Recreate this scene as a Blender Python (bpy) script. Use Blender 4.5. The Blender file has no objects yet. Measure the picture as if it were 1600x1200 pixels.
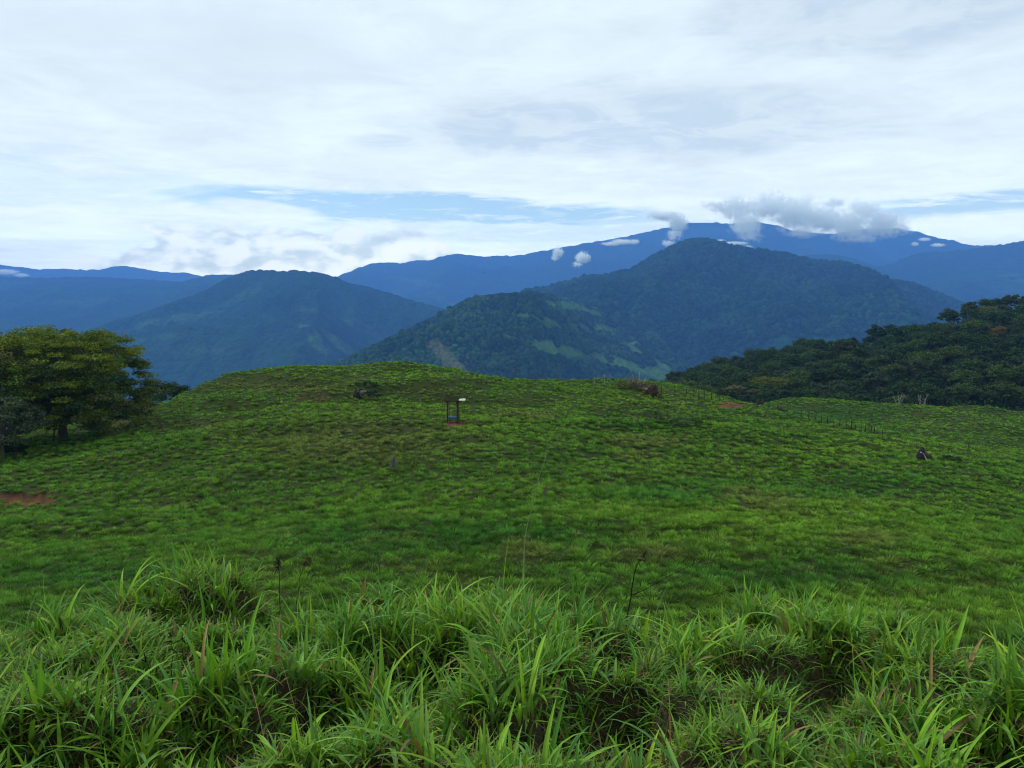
import bpy, math, random
import numpy as np
from math import radians as R

# ------------------------------------------------------------------ camera, world, sun, exposure
F = 1232.0                                    # focal length in pixels of a 1600 px wide frame
PITCH = math.atan(160.0 / F)                  # camera looks slightly down
SP, CP = math.sin(PITCH), math.cos(PITCH)
scene = bpy.context.scene
col = scene.collection

cam_d = bpy.data.cameras.new('camera'); cam = bpy.data.objects.new('camera', cam_d); col.objects.link(cam)
cam_d.sensor_width = 36.0; cam_d.lens = 36.0 * F / 1600.0
cam_d.clip_start = 0.05; cam_d.clip_end = 60000
cam.location = (0, 0, 0); cam.rotation_euler = (math.pi/2 - PITCH, 0, 0)
scene.camera = cam

scene.view_settings.view_transform = 'Standard'
scene.view_settings.look = 'None'
scene.view_settings.exposure = 0.0
scene.view_settings.gamma = 1.0
scene.cycles.max_bounces = 14
scene.cycles.diffuse_bounces = 3
scene.cycles.glossy_bounces = 2
scene.cycles.transmission_bounces = 3
scene.cycles.transparent_max_bounces = 8
scene.cycles.volume_bounces = 12
scene.cycles.use_denoising = True
scene.cycles.filter_width = 1.05

SUN_EL, SUN_AZ = 48.0, -66.0                  # azimuth from +Y towards +X
HAZE = 1.02e-4
HAZE_COL = (0.145, 0.385, 1.0)

class NT:
    """tiny node-tree helper"""
    def __init__(s, nt): s.nt = nt; s.n = nt.nodes; s.l = nt.links
    def put(s, sock, v):
        if isinstance(v, bpy.types.NodeSocket): s.l.new(v, sock)
        elif v is not None: sock.default_value = v
    def m(s, op, a, b=None, c=None, clamp=False):
        x = s.n.new('ShaderNodeMath'); x.operation = op; x.use_clamp = clamp
        for i, v in enumerate((a, b, c)):
            if v is not None: s.put(x.inputs[i], v)
        return x.outputs[0]
    def v(s, op, a, b=None, sc=None):
        x = s.n.new('ShaderNodeVectorMath'); x.operation = op
        s.put(x.inputs[0], a)
        if b is not None: s.put(x.inputs[1], b)
        if sc is not None: s.put(x.inputs['Scale'], sc)
        return x.outputs[0]
    def mix(s, f, a, b):
        x = s.n.new('ShaderNodeMix'); x.data_type = 'RGBA'
        s.put(x.inputs[0], f); s.put(x.inputs[6], a); s.put(x.inputs[7], b)
        return x.outputs[2]
    def comb(s, x_, y_, z_):
        x = s.n.new('ShaderNodeCombineXYZ')
        for i, q in enumerate((x_, y_, z_)): s.put(x.inputs[i], q)
        return x.outputs[0]
    def noise(s, vec, scale, detail=4, rough=0.5, dist=0.0, out=0):
        x = s.n.new('ShaderNodeTexNoise'); s.put(x.inputs['Vector'], vec)
        x.inputs['Scale'].default_value = scale; x.inputs['Detail'].default_value = detail
        x.inputs['Roughness'].default_value = rough; x.inputs['Distortion'].default_value = dist
        return x.outputs[out]
    def ramp(s, v, lo, hi):                   # smoothstep
        x = s.n.new('ShaderNodeMapRange'); x.interpolation_type = 'SMOOTHSTEP'
        s.put(x.inputs[0], v); s.put(x.inputs[1], lo); s.put(x.inputs[2], hi)
        return x.outputs[0]

world = bpy.data.worlds.new('World'); scene.world = world; world.use_nodes = True
wn = NT(world.node_tree); wn.n.clear()
w_out = wn.n.new('ShaderNodeOutputWorld'); w_bg = wn.n.new('ShaderNodeBackground')
wn.l.new(w_bg.outputs[0], w_out.inputs[0])
sky = wn.n.new('ShaderNodeTexSky'); sky.sky_type = 'NISHITA'; sky.sun_disc = False
sky.sun_elevation = R(SUN_EL); sky.sun_rotation = R(SUN_AZ); sky.altitude = 900
sky.air_density = 1.0; sky.dust_density = 0.6; sky.ozone_density = 1.5
tc = wn.n.new('ShaderNodeTexCoord'); d = tc.outputs['Generated']
sx = wn.n.new('ShaderNodeSeparateXYZ'); wn.l.new(d, sx.inputs[0]); dx, dy, dz = sx.outputs
az = wn.m('ARCTAN2', dx, dy)
hyp = wn.m('SQRT', wn.m('ADD', wn.m('MULTIPLY', dx, dx), wn.m('MULTIPLY', dy, dy)))
el = wn.m('DIVIDE', dz, wn.m('MAXIMUM', hyp, 0.001))        # tangent of the elevation
elp = wn.m('MAXIMUM', el, 0.0)
den = wn.m('ADD', elp, 0.10)
plane = wn.comb(wn.m('DIVIDE', wn.m('SINE', az), den), wn.m('DIVIDE', wn.m('COSINE', az), den), 0.0)
skyc = wn.v('SCALE', sky.outputs[0], sc=0.12)
# high stratus layer
n1 = wn.noise(plane, 0.55, 7, 0.55, 0.6)
n2 = wn.noise(plane, 1.6, 8, 0.6, 0.3)
n3 = wn.noise(wn.comb(wn.m('MULTIPLY', az, 3.0), wn.m('MULTIPLY', el, 22.0), 3.3), 1.0, 6, 0.6, 0.5)
def blob(a0, e0, ra, re, sh=0.0):             # soft elliptical area of the sky, edge broken up by noise
    ex = wn.m('DIVIDE', wn.m('SUBTRACT', az, a0), ra)
    ey0 = wn.m('SUBTRACT', el, e0)
    if sh: ey0 = wn.m('SUBTRACT', ey0, wn.m('MULTIPLY', wn.m('SUBTRACT', az, a0), sh))
    ey = wn.m('DIVIDE', ey0, re)
    q = wn.m('ADD', wn.m('MULTIPLY', ex, ex), wn.m('MULTIPLY', ey, ey))
    q = wn.m('ADD', q, wn.m('MULTIPLY', wn.m('SUBTRACT', n3, 0.5), 2.6))
    q = wn.m('ADD', q, wn.m('MULTIPLY', wn.m('SUBTRACT', n2, 0.5), 2.6))
    return wn.ramp(q, 1.55, 0.15)
def P2A(px): return math.atan((px - 800) / F)
def P2E(py): return (440 - py) / F
grey = wn.m('MAXIMUM', blob(P2A(1000), P2E(200), 0.30, 0.045), blob(P2A(1330), P2E(70), 0.16, 0.06))
grey = wn.m('MAXIMUM', grey, wn.m('MULTIPLY', blob(P2A(330), P2E(110), 0.25, 0.05), 0.35))
grey = wn.m('MAXIMUM', grey, wn.m('MULTIPLY', blob(P2A(610), P2E(235), 0.05, 0.012), 0.7))
n4 = wn.noise(wn.v('ADD', plane, (3.1, 7.7, 0)), 3.2, 8, 0.62, 0.8)
cb = wn.m('ADD', wn.m('ADD', wn.m('MULTIPLY', wn.m('SUBTRACT', n1, 0.5), 0.34), wn.m('MULTIPLY', wn.m('SUBTRACT', n2, 0.5), 0.26)), wn.m('MULTIPLY', wn.m('SUBTRACT', n4, 0.5), 0.28))
white = wn.mix(wn.ramp(elp, 0.02, 0.34), (0.78, 0.89, 0.95, 1), (0.76, 0.88, 0.95, 1))
white = wn.v('SCALE', white, sc=wn.m('ADD', 1.0, cb))
cloudc = wn.mix(wn.m('MULTIPLY', wn.m('MULTIPLY', grey, wn.m('ADD', 0.45, wn.ramp(n4, 0.38, 0.60))), 0.55), white, (0.52, 0.64, 0.78, 1))
# blue gaps
gap = wn.m('MULTIPLY', blob(P2A(680), P2E(332), 0.26, 0.018, -0.03), wn.m('ADD', 0.7, wn.ramp(n4, 0.35, 0.6)), clamp=True)
gap = wn.m('MAXIMUM', gap, wn.m('MULTIPLY', blob(P2A(430), P2E(318), 0.11, 0.012), 1.0))
gap = wn.m('MAXIMUM', gap, wn.m('MULTIPLY', blob(P2A(30), P2E(300), 0.20, 0.03), 0.20))
gap = wn.m('MAXIMUM', gap, wn.m('MULTIPLY', blob(P2A(850), P2E(365), 0.30, 0.022), 0.38))
gap = wn.m('MAXIMUM', gap, wn.m('MULTIPLY', blob(P2A(930), P2E(345), 0.10, 0.012), 0.7))
gap = wn.m('MAXIMUM', gap, wn.m('MULTIPLY', blob(P2A(1500), P2E(336), 0.12, 0.012), 0.85))
gap = wn.m('MULTIPLY', gap, wn.m('SUBTRACT', 1.0, blob(P2A(425), P2E(336), 0.060, 0.011, -0.12)))
gap = wn.m('MULTIPLY', gap, wn.ramp(wn.noise(wn.comb(wn.m('MULTIPLY', az, 9.0), wn.m('MULTIPLY', el, 60.0), 8.1), 1.0, 6, 0.62, 0.6), 0.66, 0.50))
bluec = wn.mix(0.5, skyc, (0.30, 0.55, 0.84, 1))
cloudc = wn.mix(gap, cloudc, bluec)
# cumulus bank low over the left horizon
pv = wn.comb(wn.m('MULTIPLY', az, 11.0), wn.m('MULTIPLY', el, 19.0), 0.0)
pn = wn.noise(pv, 1.9, 7, 0.52, 0.0)
pn2 = wn.noise(wn.v('ADD', pv, (0.12, -0.22, 0)), 1.9, 4, 0.5, 0.0)
envx = wn.m('MULTIPLY', wn.ramp(az, P2A(20), P2A(330)), wn.ramp(az, P2A(860), P2A(600)))
top = wn.m('MULTIPLY', envx, 0.062)
lim = wn.m('ADD', wn.m('MULTIPLY', wn.m('SUBTRACT', pn, 0.5), 0.11), top)
bank = wn.m('MULTIPLY', wn.ramp(wn.m('SUBTRACT', lim, elp), -0.010, 0.008), wn.ramp(envx, 0.0, 0.3))
lit = wn.ramp(wn.m('SUBTRACT', pn, pn2), -0.17, 0.10)
bankc = wn.mix(lit, (0.50, 0.60, 0.67, 1), (0.86, 0.90, 0.92, 1))
cloudc = wn.mix(wn.m('MULTIPLY', bank, 0.85), cloudc, bankc)
# brightening added to the low sky, cancelling the dimming by the haze box
tau = wn.m('MULTIPLY', HAZE * 14500, wn.m('MINIMUM', 1.0, wn.m('DIVIDE', 0.0475, wn.m('MAXIMUM', el, 0.001))))
inv = wn.m('EXPONENT', tau)
hz = wn.v('SCALE', (0.045, 0.145, 0.50), sc=wn.m('SUBTRACT', inv, 1.0))
cloudc = wn.v('MAXIMUM', wn.v('SUBTRACT', wn.v('SCALE', cloudc, sc=inv), hz), (0.0, 0.0, 0.0))
ground_c = (0.03, 0.05, 0.03, 1)
final = wn.mix(wn.ramp(el, -0.06, -0.02), ground_c, cloudc)
wn.l.new(final, w_bg.inputs[0]); w_bg.inputs[1].default_value = 1.0

sun_d = bpy.data.lights.new('sun', 'SUN'); sun = bpy.data.objects.new('sun', sun_d); col.objects.link(sun)
sun_d.energy = 2.3; sun_d.angle = R(10); sun_d.color = (1.0, 0.95, 0.86)
# the lamp shines along its -Z
from mathutils import Vector
sv = Vector((math.sin(R(SUN_AZ))*math.cos(R(SUN_EL)), math.cos(R(SUN_AZ))*math.cos(R(SUN_EL)), math.sin(R(SUN_EL))))
sun.rotation_euler = sv.to_track_quat('Z', 'Y').to_euler()

# ------------------------------------------------------------------ helpers
rng = np.random.default_rng(7)
random.seed(7)

def ray(px, py):
    cx = (np.asarray(px, float) - 800) / F; cy = -(np.asarray(py, float) - 600) / F
    return cx, CP + cy*SP, -SP + cy*CP
def at(px, py, Y):
    px, py, Y = np.broadcast_arrays(np.asarray(px, float), np.asarray(py, float), np.asarray(Y, float))
    x, y, z = ray(px, py); k = Y / y
    return np.stack([x*k, np.broadcast_to(np.asarray(Y, float), np.shape(x*k)), z*k], -1)
def project(P):
    P = np.asarray(P, float); x, y, z = P[..., 0], P[..., 1], P[..., 2]
    dep = y*CP - z*SP; up = y*SP + z*CP
    dep = np.where(np.abs(dep) < 1e-4, 1e-4, dep)
    return 800 + F*x/dep, 600 - F*up/dep

def _h(i, j, s):
    n = (i.astype(np.int64)*374761393 + j.astype(np.int64)*668265263 + s*1274126177) & 0xffffffff
    n = ((n ^ (n >> 13))*1274126177) & 0xffffffff
    return ((n ^ (n >> 16)) & 0xffff) / 65535.0
def vn(x, y, s=0):
    x = np.asarray(x, float); y = np.asarray(y, float)
    i = np.floor(x); j = np.floor(y); u = x-i; v = y-j
    u = u*u*u*(u*(u*6-15)+10); v = v*v*v*(v*(v*6-15)+10)
    i = i.astype(np.int64); j = j.astype(np.int64)
    a = _h(i, j, s)*(1-u) + _h(i+1, j, s)*u; b = _h(i, j+1, s)*(1-u) + _h(i+1, j+1, s)*u
    return a*(1-v) + b*v
def fbm(x, y, o=5, s=0, g=0.5):
    t = 0; a = 1; n = 0
    for k in range(o):
        c, q = math.cos(k*1.1), math.sin(k*1.1)
        t = t + a*vn((x*c - y*q)*2**k + 13.7*k, (x*q + y*c)*2**k + 7.1*k, s+k); n += a; a *= g
    return t / n
def ridged(x, y, o=5, s=0, g=0.5):
    t = 0; a = 1; n = 0
    for k in range(o):
        c, q = math.cos(k*1.1), math.sin(k*1.1)
        t = t + a*(1 - np.abs(2*vn((x*c-y*q)*2**k + 13.7*k, (x*q+y*c)*2**k + 7.1*k, s+k) - 1)); n += a; a *= g
    return t / n
def sstep(a, b, x):
    t = np.clip((x-a)/(b-a), 0, 1); return t*t*(3-2*t)

def tag(o, label=None, cat=None, group=None, kind=None):
    if label: o['label'] = label
    if cat: o['category'] = cat
    if group: o['group'] = group
    if kind: o['kind'] = kind
    return o
def mesh(name, V, Fc, mats, C=None, smooth=False, mi=None):
    V = np.ascontiguousarray(V, dtype=np.float32).reshape(-1, 3)
    Fc = np.ascontiguousarray(Fc, dtype=np.int32); k = Fc.shape[1]
    me = bpy.data.meshes.new(name)
    me.vertices.add(len(V)); me.vertices.foreach_set('co', V.ravel())
    me.loops.add(Fc.size); me.loops.foreach_set('vertex_index', Fc.ravel())
    me.polygons.add(len(Fc)); me.polygons.foreach_set('loop_start', np.arange(0, Fc.size, k, dtype=np.int32))
    me.polygons.foreach_set('loop_total', np.full(len(Fc), k, dtype=np.int32))
    me.polygons.foreach_set('use_smooth', np.full(len(Fc), smooth, dtype=bool))
    for m in (mats if isinstance(mats, (list, tuple)) else [mats]): me.materials.append(m)
    if mi is not None: me.polygons.foreach_set('material_index', np.asarray(mi, dtype=np.int32))
    if C is not None:
        a = me.color_attributes.new('col', 'FLOAT_COLOR', 'POINT')
        C = np.asarray(C, dtype=np.float32).reshape(-1, 3)
        a.data.foreach_set('color', np.concatenate([np.clip(C, 0, 1), np.ones((len(C), 1), np.float32)], 1).ravel())
    me.update(calc_edges=True)
    return me
def obj(name, me, parent=None, loc=(0, 0, 0)):
    o = bpy.data.objects.new(name, me); col.objects.link(o); o.location = loc
    if parent: o.parent = parent
    return o
def empty(name, loc):
    o = bpy.data.objects.new(name, None); col.objects.link(o); o.location = loc; o.empty_display_size = 0.2
    return o
def join(parts):
    V = []; Q = []; C = []; n = 0
    for p in parts:
        v, q = np.asarray(p[0], float).reshape(-1, 3), np.asarray(p[1])
        V.append(v); Q.append(q + n); n += len(v)
        C.append(p[2] if len(p) > 2 else np.ones((len(v), 3)))
    return np.concatenate(V), np.concatenate(Q), np.concatenate(C)

def tube(pts, rad, sides=7, c=(0.1, 0.08, 0.06), rough=0.0, seed=0):
    """tapered tube with closed ends along a path -> verts, quads, colours"""
    pts = np.asarray(pts, float); n = len(pts); rad = np.broadcast_to(np.asarray(rad, float), (n,))
    t = np.gradient(pts, axis=0); t /= np.linalg.norm(t, axis=1)[:, None] + 1e-9
    ref = np.array([0.0, 0, 1]) if abs(t[:, 2]).mean() < 0.9 else np.array([1.0, 0, 0])
    a = np.cross(t, ref); a /= np.linalg.norm(a, axis=1)[:, None] + 1e-9
    b = np.cross(t, a)
    ph = np.linspace(0, 2*np.pi, sides, endpoint=False)
    r = rad[:, None]*np.ones((1, sides))
    if rough: r = r*(1 + rough*(np.random.default_rng(seed).random(r.shape)-0.5)*2)
    V = pts[:, None, :] + r[..., None]*(np.cos(ph)[None, :, None]*a[:, None, :] + np.sin(ph)[None, :, None]*b[:, None, :])
    V = np.concatenate([V.reshape(-1, 3), pts[:1], pts[-1:]])
    i = np.arange(n-1)[:, None]*sides; j = np.arange(sides)[None, :]; j2 = (j+1) % sides
    Q = np.stack([i+j, i+j2, i+sides+j2, i+sides+j], -1).reshape(-1, 4)
    e0 = n*sides; e1 = e0+1; jj = np.arange(0, sides)
    c0 = np.stack([np.full(sides, e0), (jj+1) % sides, jj, np.full(sides, e0)], -1)
    # caps as degenerate-free quads: pair up triangles
    c0 = np.stack([np.full(sides//2, e0), (2*np.arange(sides//2)+2) % sides, 2*np.arange(sides//2)+1, 2*np.arange(sides//2)], -1)
    L = (n-1)*sides
    c1 = np.stack([np.full(sides//2, e1), L+2*np.arange(sides//2), L+2*np.arange(sides//2)+1, L+(2*np.arange(sides//2)+2) % sides], -1)
    Q = np.concatenate([Q, c0, c1])
    return V, Q, np.tile(np.asarray(c, float), (len(V), 1))
def wobble(p0, p1, n, amp, rg, sag=0.0):
    p0 = np.asarray(p0, float); p1 = np.asarray(p1, float); t = np.linspace(0, 1, n)[:, None]
    P = p0*(1-t) + p1*t
    P[1:-1] += rg.normal(0, amp, (n-2, 3)); P[:, 2] += sag*4*(t*(1-t))[:, 0]
    return P
def box(c, s, rot=0.0, c_=(0.2, 0.2, 0.2), tilt=0.0):
    c = np.asarray(c, float); s = np.asarray(s, float)/2
    V = np.array([[x, y, z] for x in (-1, 1) for y in (-1, 1) for z in (-1, 1)], float)*s
    if tilt: V = V @ np.array([[1, 0, 0], [0, math.cos(tilt), math.sin(tilt)], [0, -math.sin(tilt), math.cos(tilt)]])
    if rot: V = V @ np.array([[math.cos(rot), math.sin(rot), 0], [-math.sin(rot), math.cos(rot), 0], [0, 0, 1]])
    Q = np.array([[0, 1, 3, 2], [4, 6, 7, 5], [0, 4, 5, 1], [2, 3, 7, 6], [0, 2, 6, 4], [1, 5, 7, 3]])
    return V + c, Q, np.tile(np.asarray(c_, float), (8, 1))

def blades(base, L, W, azm, lean, curl, segs, C, fold=False, C0=None, side=None):
    """ribbons that bend over: base (N,3), everything else (N,) -> verts, quads, colours"""
    N = len(base); t = np.linspace(0, 1, segs+1)
    th = lean[:, None] + curl[:, None]*t[None, :]**1.4
    ds = (L/segs)[:, None]
    hx = np.concatenate([np.zeros((N, 1)), np.cumsum(np.sin((th[:, 1:]+th[:, :-1])/2)*ds, 1)], 1)
    hz = np.concatenate([np.zeros((N, 1)), np.cumsum(np.cos((th[:, 1:]+th[:, :-1])/2)*ds, 1)], 1)
    d = np.stack([np.cos(azm), np.sin(azm), np.zeros(N)], 1)
    s = np.stack([-np.sin(azm), np.cos(azm), np.zeros(N)], 1)
    if side is not None: s = s*np.cos(side)[:, None] + d*np.sin(side)[:, None]
    sp = base[:, None, :] + hx[..., None]*d[:, None, :]
    sp[..., 2] += hz
    prof = np.minimum(1.0, 0.45 + 2.2*t) * np.clip(1 - t**2.6, 0.04, 1)
    w = W[:, None]*prof[None, :]*0.5
    l = sp - w[..., None]*s[:, None, :]; r = sp + w[..., None]*s[:, None, :]
    c1 = np.repeat(C[:, None, :], segs+1, 1)
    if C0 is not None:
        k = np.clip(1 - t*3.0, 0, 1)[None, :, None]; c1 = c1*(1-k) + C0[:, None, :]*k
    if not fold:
        V = np.stack([l, r], 2).reshape(-1, 3); Cc = np.stack([c1, c1], 2).reshape(-1, 3)
        b = (np.arange(N)*(segs+1)*2)[:, None] + (np.arange(segs)*2)[None, :]
        Q = np.stack([b, b+1, b+3, b+2], -1).reshape(-1, 4)
    else:
        nrm = np.stack([np.cos(th)*1.0, np.sin(th)], -1)   # normal in (d, z) plane
        m = sp.copy(); off = -w*0.35
        m += off[..., None]*(-d[:, None, :]*nrm[..., :1])
        m[..., 2] += off*nrm[..., 1]
        V = np.stack([l, m, r], 2).reshape(-1, 3); cm = c1*1.12
        Cc = np.stack([c1, cm, c1], 2).reshape(-1, 3)
        b = (np.arange(N)*(segs+1)*3)[:, None] + (np.arange(segs)*3)[None, :]
        Q = np.concatenate([np.stack([b, b+1, b+4, b+3], -1).reshape(-1, 4), np.stack([b+1, b+2, b+5, b+4], -1).reshape(-1, 4)])
    return V, Q, Cc

# ------------------------------------------------------------------ materials
def mat(name):
    m = bpy.data.materials.new(name); m.use_nodes = True; t = NT(m.node_tree); t.n.clear()
    o = t.n.new('ShaderNodeOutputMaterial'); return m, t, o
def pbsdf(t, color, rough=0.8, spec=0.3, metal=0.0, normal=None):
    b = t.n.new('ShaderNodeBsdfPrincipled'); t.put(b.inputs['Base Color'], color)
    t.put(b.inputs['Roughness'], rough); b.inputs['Specular IOR Level'].default_value = spec
    b.inputs['Metallic'].default_value = metal
    if normal is not None: t.l.new(normal, b.inputs['Normal'])
    return b.outputs[0]
def attr(t, name='col'):
    a = t.n.new('ShaderNodeAttribute'); a.attribute_name = name; return a.outputs[0]
def leaf_mat(name, trans=0.3, rough=0.5, spec=0.35, nscale=None):
    m, t, o = mat(name); c = attr(t)
    if nscale:
        g = t.n.new('ShaderNodeNewGeometry')
        k = t.ramp(t.noise(g.outputs['Position'], nscale, 3, 0.6), 0.3, 0.7)
        c = t.v('SCALE', c, sc=t.m('ADD', 0.75, t.m('MULTIPLY', k, 0.5)))
    p = pbsdf(t, c, rough, spec)
    tr = t.n.new('ShaderNodeBsdfTranslucent'); t.l.new(t.v('MULTIPLY', c, (1.15, 1.15, 0.6)), tr.inputs[0])
    mx = t.n.new('ShaderNodeMixShader'); mx.inputs[0].default_value = trans
    t.l.new(p, mx.inputs[1]); t.l.new(tr.outputs[0], mx.inputs[2]); t.l.new(mx.outputs[0], o.inputs[0])
    return m
def flat_mat(name, rough=0.85, spec=0.2, bump=0.0, bscale=20.0, vary=0.3, metal=0.0, vscale=None):
    """colour comes from the 'col' attribute, broken up by noise"""
    m, t, o = mat(name); c = attr(t); tcn = t.n.new('ShaderNodeTexCoord')
    n = t.noise(tcn.outputs['Object'], vscale or bscale*0.4, 6, 0.65)
    c = t.v('SCALE', c, sc=t.m('ADD', 1.0 - vary, t.m('MULTIPLY', n, 2*vary)))
    nm = None
    if bump:
        b = t.n.new('ShaderNodeBump'); b.inputs['Strength'].default_value = bump
        b.inputs['Distance'].default_value = 1.0/bscale
        t.l.new(t.noise(tcn.outputs['Object'], bscale, 6, 0.65), b.inputs['Height']); nm = b.outputs[0]
    t.l.new(pbsdf(t, c, rough, spec, metal, nm), o.inputs[0]); return m
def hill_mat(name, scale, bump_d):
    """far forested slope: crowns as cells, small clearings from the colour attribute"""
    m, t, o = mat(name); c = attr(t); g = t.n.new('ShaderNodeNewGeometry'); pos = g.outputs['Position']
    vo = t.n.new('ShaderNodeTexVoronoi'); t.l.new(pos, vo.inputs['Vector']); vo.inputs['Scale'].default_value = 1.0/scale
    vo.inputs['Randomness'].default_value = 1.0
    f = t.m('MULTIPLY', vo.outputs['Distance'], 1.0)
    n = t.noise(pos, 0.25/scale, 5, 0.6)
    k = t.m('ADD', 0.55, t.m('MULTIPLY', n, 0.9))
    k = t.m('MULTIPLY', k, t.m('ADD', 0.7, t.m('MULTIPLY', t.noise(vo.outputs['Position'], 3.1/scale, 0), 0.6)))
    c = t.v('SCALE', c, sc=k)
    b = t.n.new('ShaderNodeBump'); b.inputs['Strength'].default_value = 1.0; b.inputs['Distance'].default_value = bump_d
    b.invert = True; t.l.new(f, b.inputs['Height'])
    t.l.new(pbsdf(t, c, 0.95, 0.0, 0, b.outputs[0]), o.inputs[0]); return m

M_ground = flat_mat('pasture_soil', 0.95, 0.1, 0.8, 6.0, 0.35, vscale=5.0)
M_grass = leaf_mat('grass_blade', 0.28, 0.5, 0.16)
M_tuss = leaf_mat('tussock_leaf', 0.25, 0.75, 0.05)
M_leaf = leaf_mat('tree_leaf', 0.25, 0.65, 0.12)
M_dry = leaf_mat('dry_stem', 0.15, 0.8, 0.1)
M_bark = flat_mat('bark', 0.9, 0.15, 0.8, 12.0, 0.45)
M_wood = flat_mat('weathered_wood', 0.85, 0.2, 0.5, 25.0, 0.4)
M_wire = flat_mat('fence_wire', 0.5, 0.5, 0, 10, 0.2, metal=0.6)
M_sheet = flat_mat('mossy_roof_sheet', 0.95, 0.0, 0.2, 8.0, 0.5, vscale=3.0)
M_blue = flat_mat('blue_plastic', 0.45, 0.45, 0.1, 8.0, 0.3)
M_feather = flat_mat('dark_feathers', 0.8, 0.2, 0, 30, 0.2)

# ------------------------------------------------------------------ pasture height field (thin plate spline)
ctl = [  # px, py, distance
 (0,703,72),(97,690,74),(60,672,86),(180,662,84),(235,640,88),(300,603,95),(350,586,100),(420,578,103),(520,576,105),
 (650,573.5,106),(700,579,105),(745,597,109),(800,602,112),(900,604,116),(1000,598,119),(1060,607,118),(1120,620,116),
 (1170,633,114),(1230,646,108),(1300,661,100),(1400,684,90),(1500,704,84),(1600,727,78),(1750,760,74),
 (1200,630,150),(1250,631,158),(1330,632,162),(1400,632,165),(1500,632,165),(1600,631,165),(1750,630,165),
 (1300,650,128),(1400,668,120),(1500,697,108),(1600,712,104),(1500,660,135),(1600,670,132),(1750,700,115),
 (560,640,80),(480,622,86),(708,661,67),(620,668,66),(450,650,74),(880,640,84),(1000,650,84),(1130,645,96),
 (800,690,58),(560,700,57),(400,700,60),(250,690,66),(120,730,60),(0,740,60),
 (0,790,47),(200,790,46),(450,780,45),(800,760,45),(1100,740,54),(1250,720,62),(1400,730,62),(1600,780,54),
 (0,880,33),(250,870,32),(500,870,30),(800,880,28),(1100,880,28),(1350,870,31),(1600,870,33),
 (1600,940,24),(1600,1010,18.5),(1400,960,22),(-300,760,62),(-300,880,34),(1900,860,40),(1900,1000,20)]
cpts = np.array([at(a, b, c) for a, b, c in ctl])
extra = []   # ground falls away behind the crest
for a, b, c in [(-300,700,98),(60,660,112),(235,640,116),(350,586,128),(520,576,132),(650,574,134),(745,597,134),(900,604,142),(1000,598,148),(1060,610,150)]:
    p = at(a, b, c); p[2] -= 12; extra.append(p)
for a in (-300, 0, 400, 800, 1200, 1600, 1900):
    p = at(a, 900, 14.0); p[2] = -9.2 + 0.4*abs(a-800)/800; extra.append(p)
cpts = np.vstack([cpts, extra])
_S = 50.0
def _k(r): return np.where(r > 1e-9, r*r*np.log(np.maximum(r, 1e-9)), 0)
_xy = cpts[:, :2]/_S; _n = len(_xy)
_A = np.zeros((_n+3, _n+3)); _d = np.linalg.norm(_xy[:, None]-_xy[None], axis=2)
_A[:_n, :_n] = _k(_d) + np.eye(_n)*2e-4; _A[:_n, _n] = 1; _A[:_n, _n+1:] = _xy; _A[_n, :_n] = 1; _A[_n+1:, :_n] = _xy.T
_w = np.linalg.solve(_A, np.concatenate([cpts[:, 2], np.zeros(3)]))
HUMPS = []
for a_, b_, c_, rx_, ry_, h_ in [(500,615,84,7,3.2,0.9),(350,612,94,8,4.5,-1.0),(400,640,78,12,2.5,0.5),(640,600,92,8,3,0.5),(700,625,84,6,4,-0.5),(820,640,78,12,4,0.5),(1010,655,80,6,3,-0.8),(1200,690,74,10,5,0.8),(1480,655,138,6,6,1.0),(1560,670,128,5,4,0.9),(1420,650,140,4,8,-0.8),(1540,645,150,6,4,0.8)]:
    p_ = at(a_, b_, c_); HUMPS.append((p_[0], p_[1], rx_, ry_, h_))
def field(x, y):
    x = np.asarray(x, float); y = np.asarray(y, float); sh = x.shape; q = np.stack([x.ravel(), y.ravel()], 1)/_S
    out = np.zeros(len(q))
    for i in range(0, len(q), 40000):
        b = q[i:i+40000]; r = np.linalg.norm(b[:, None]-_xy[None], axis=2)
        out[i:i+40000] = _k(r) @ _w[:_n] + _w[_n] + b @ _w[_n+1:]
    z = out.reshape(sh)
    z = z + (1.5-0.7*sstep(88, 102, y))*(fbm(x/15, y/8, 3, 3)-0.5) * sstep(12, 40, y)          # broad undulation
    for bx_, by_, rx_, ry_, h_ in HUMPS: z = z + h_*np.exp(-((x-bx_)/rx_)**2-((y-by_)/ry_)**2)
    return z
def edge_y(x, y):
    px = 800 + F*x/np.maximum(y, 0.5)
    e = 4.5 - 1.5*sstep(1330, 1650, px) + 0.7*np.exp(-((px-285)/130)**2) + 0.25*(vn(px/90, 0*px, 5)-0.5)
    return e
def bank(x, y):
    yy = np.where(y > 0, y, y*0.3)
    z = -1.60 - 0.225*(yy-2.4) + 0.16*(fbm(x*0.9, y*0.9, 3, 9)-0.5) + 0.34*(sstep(0.25, 0.75, fbm(x*2.6+5, y*2.9, 3, 19))-0.55) - 0.02*np.abs(x)
    px = 800 + F*x/np.maximum(y, 0.5)
    z = z + 0.13*np.exp(-((px-270)/150)**2)*np.exp(-((y-4.9)/0.6)**2)
    e = edge_y(x, y); s = np.maximum(y-e, 0)
    return z - 1.25*(np.sqrt(s*s+0.09)-0.3)
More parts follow.
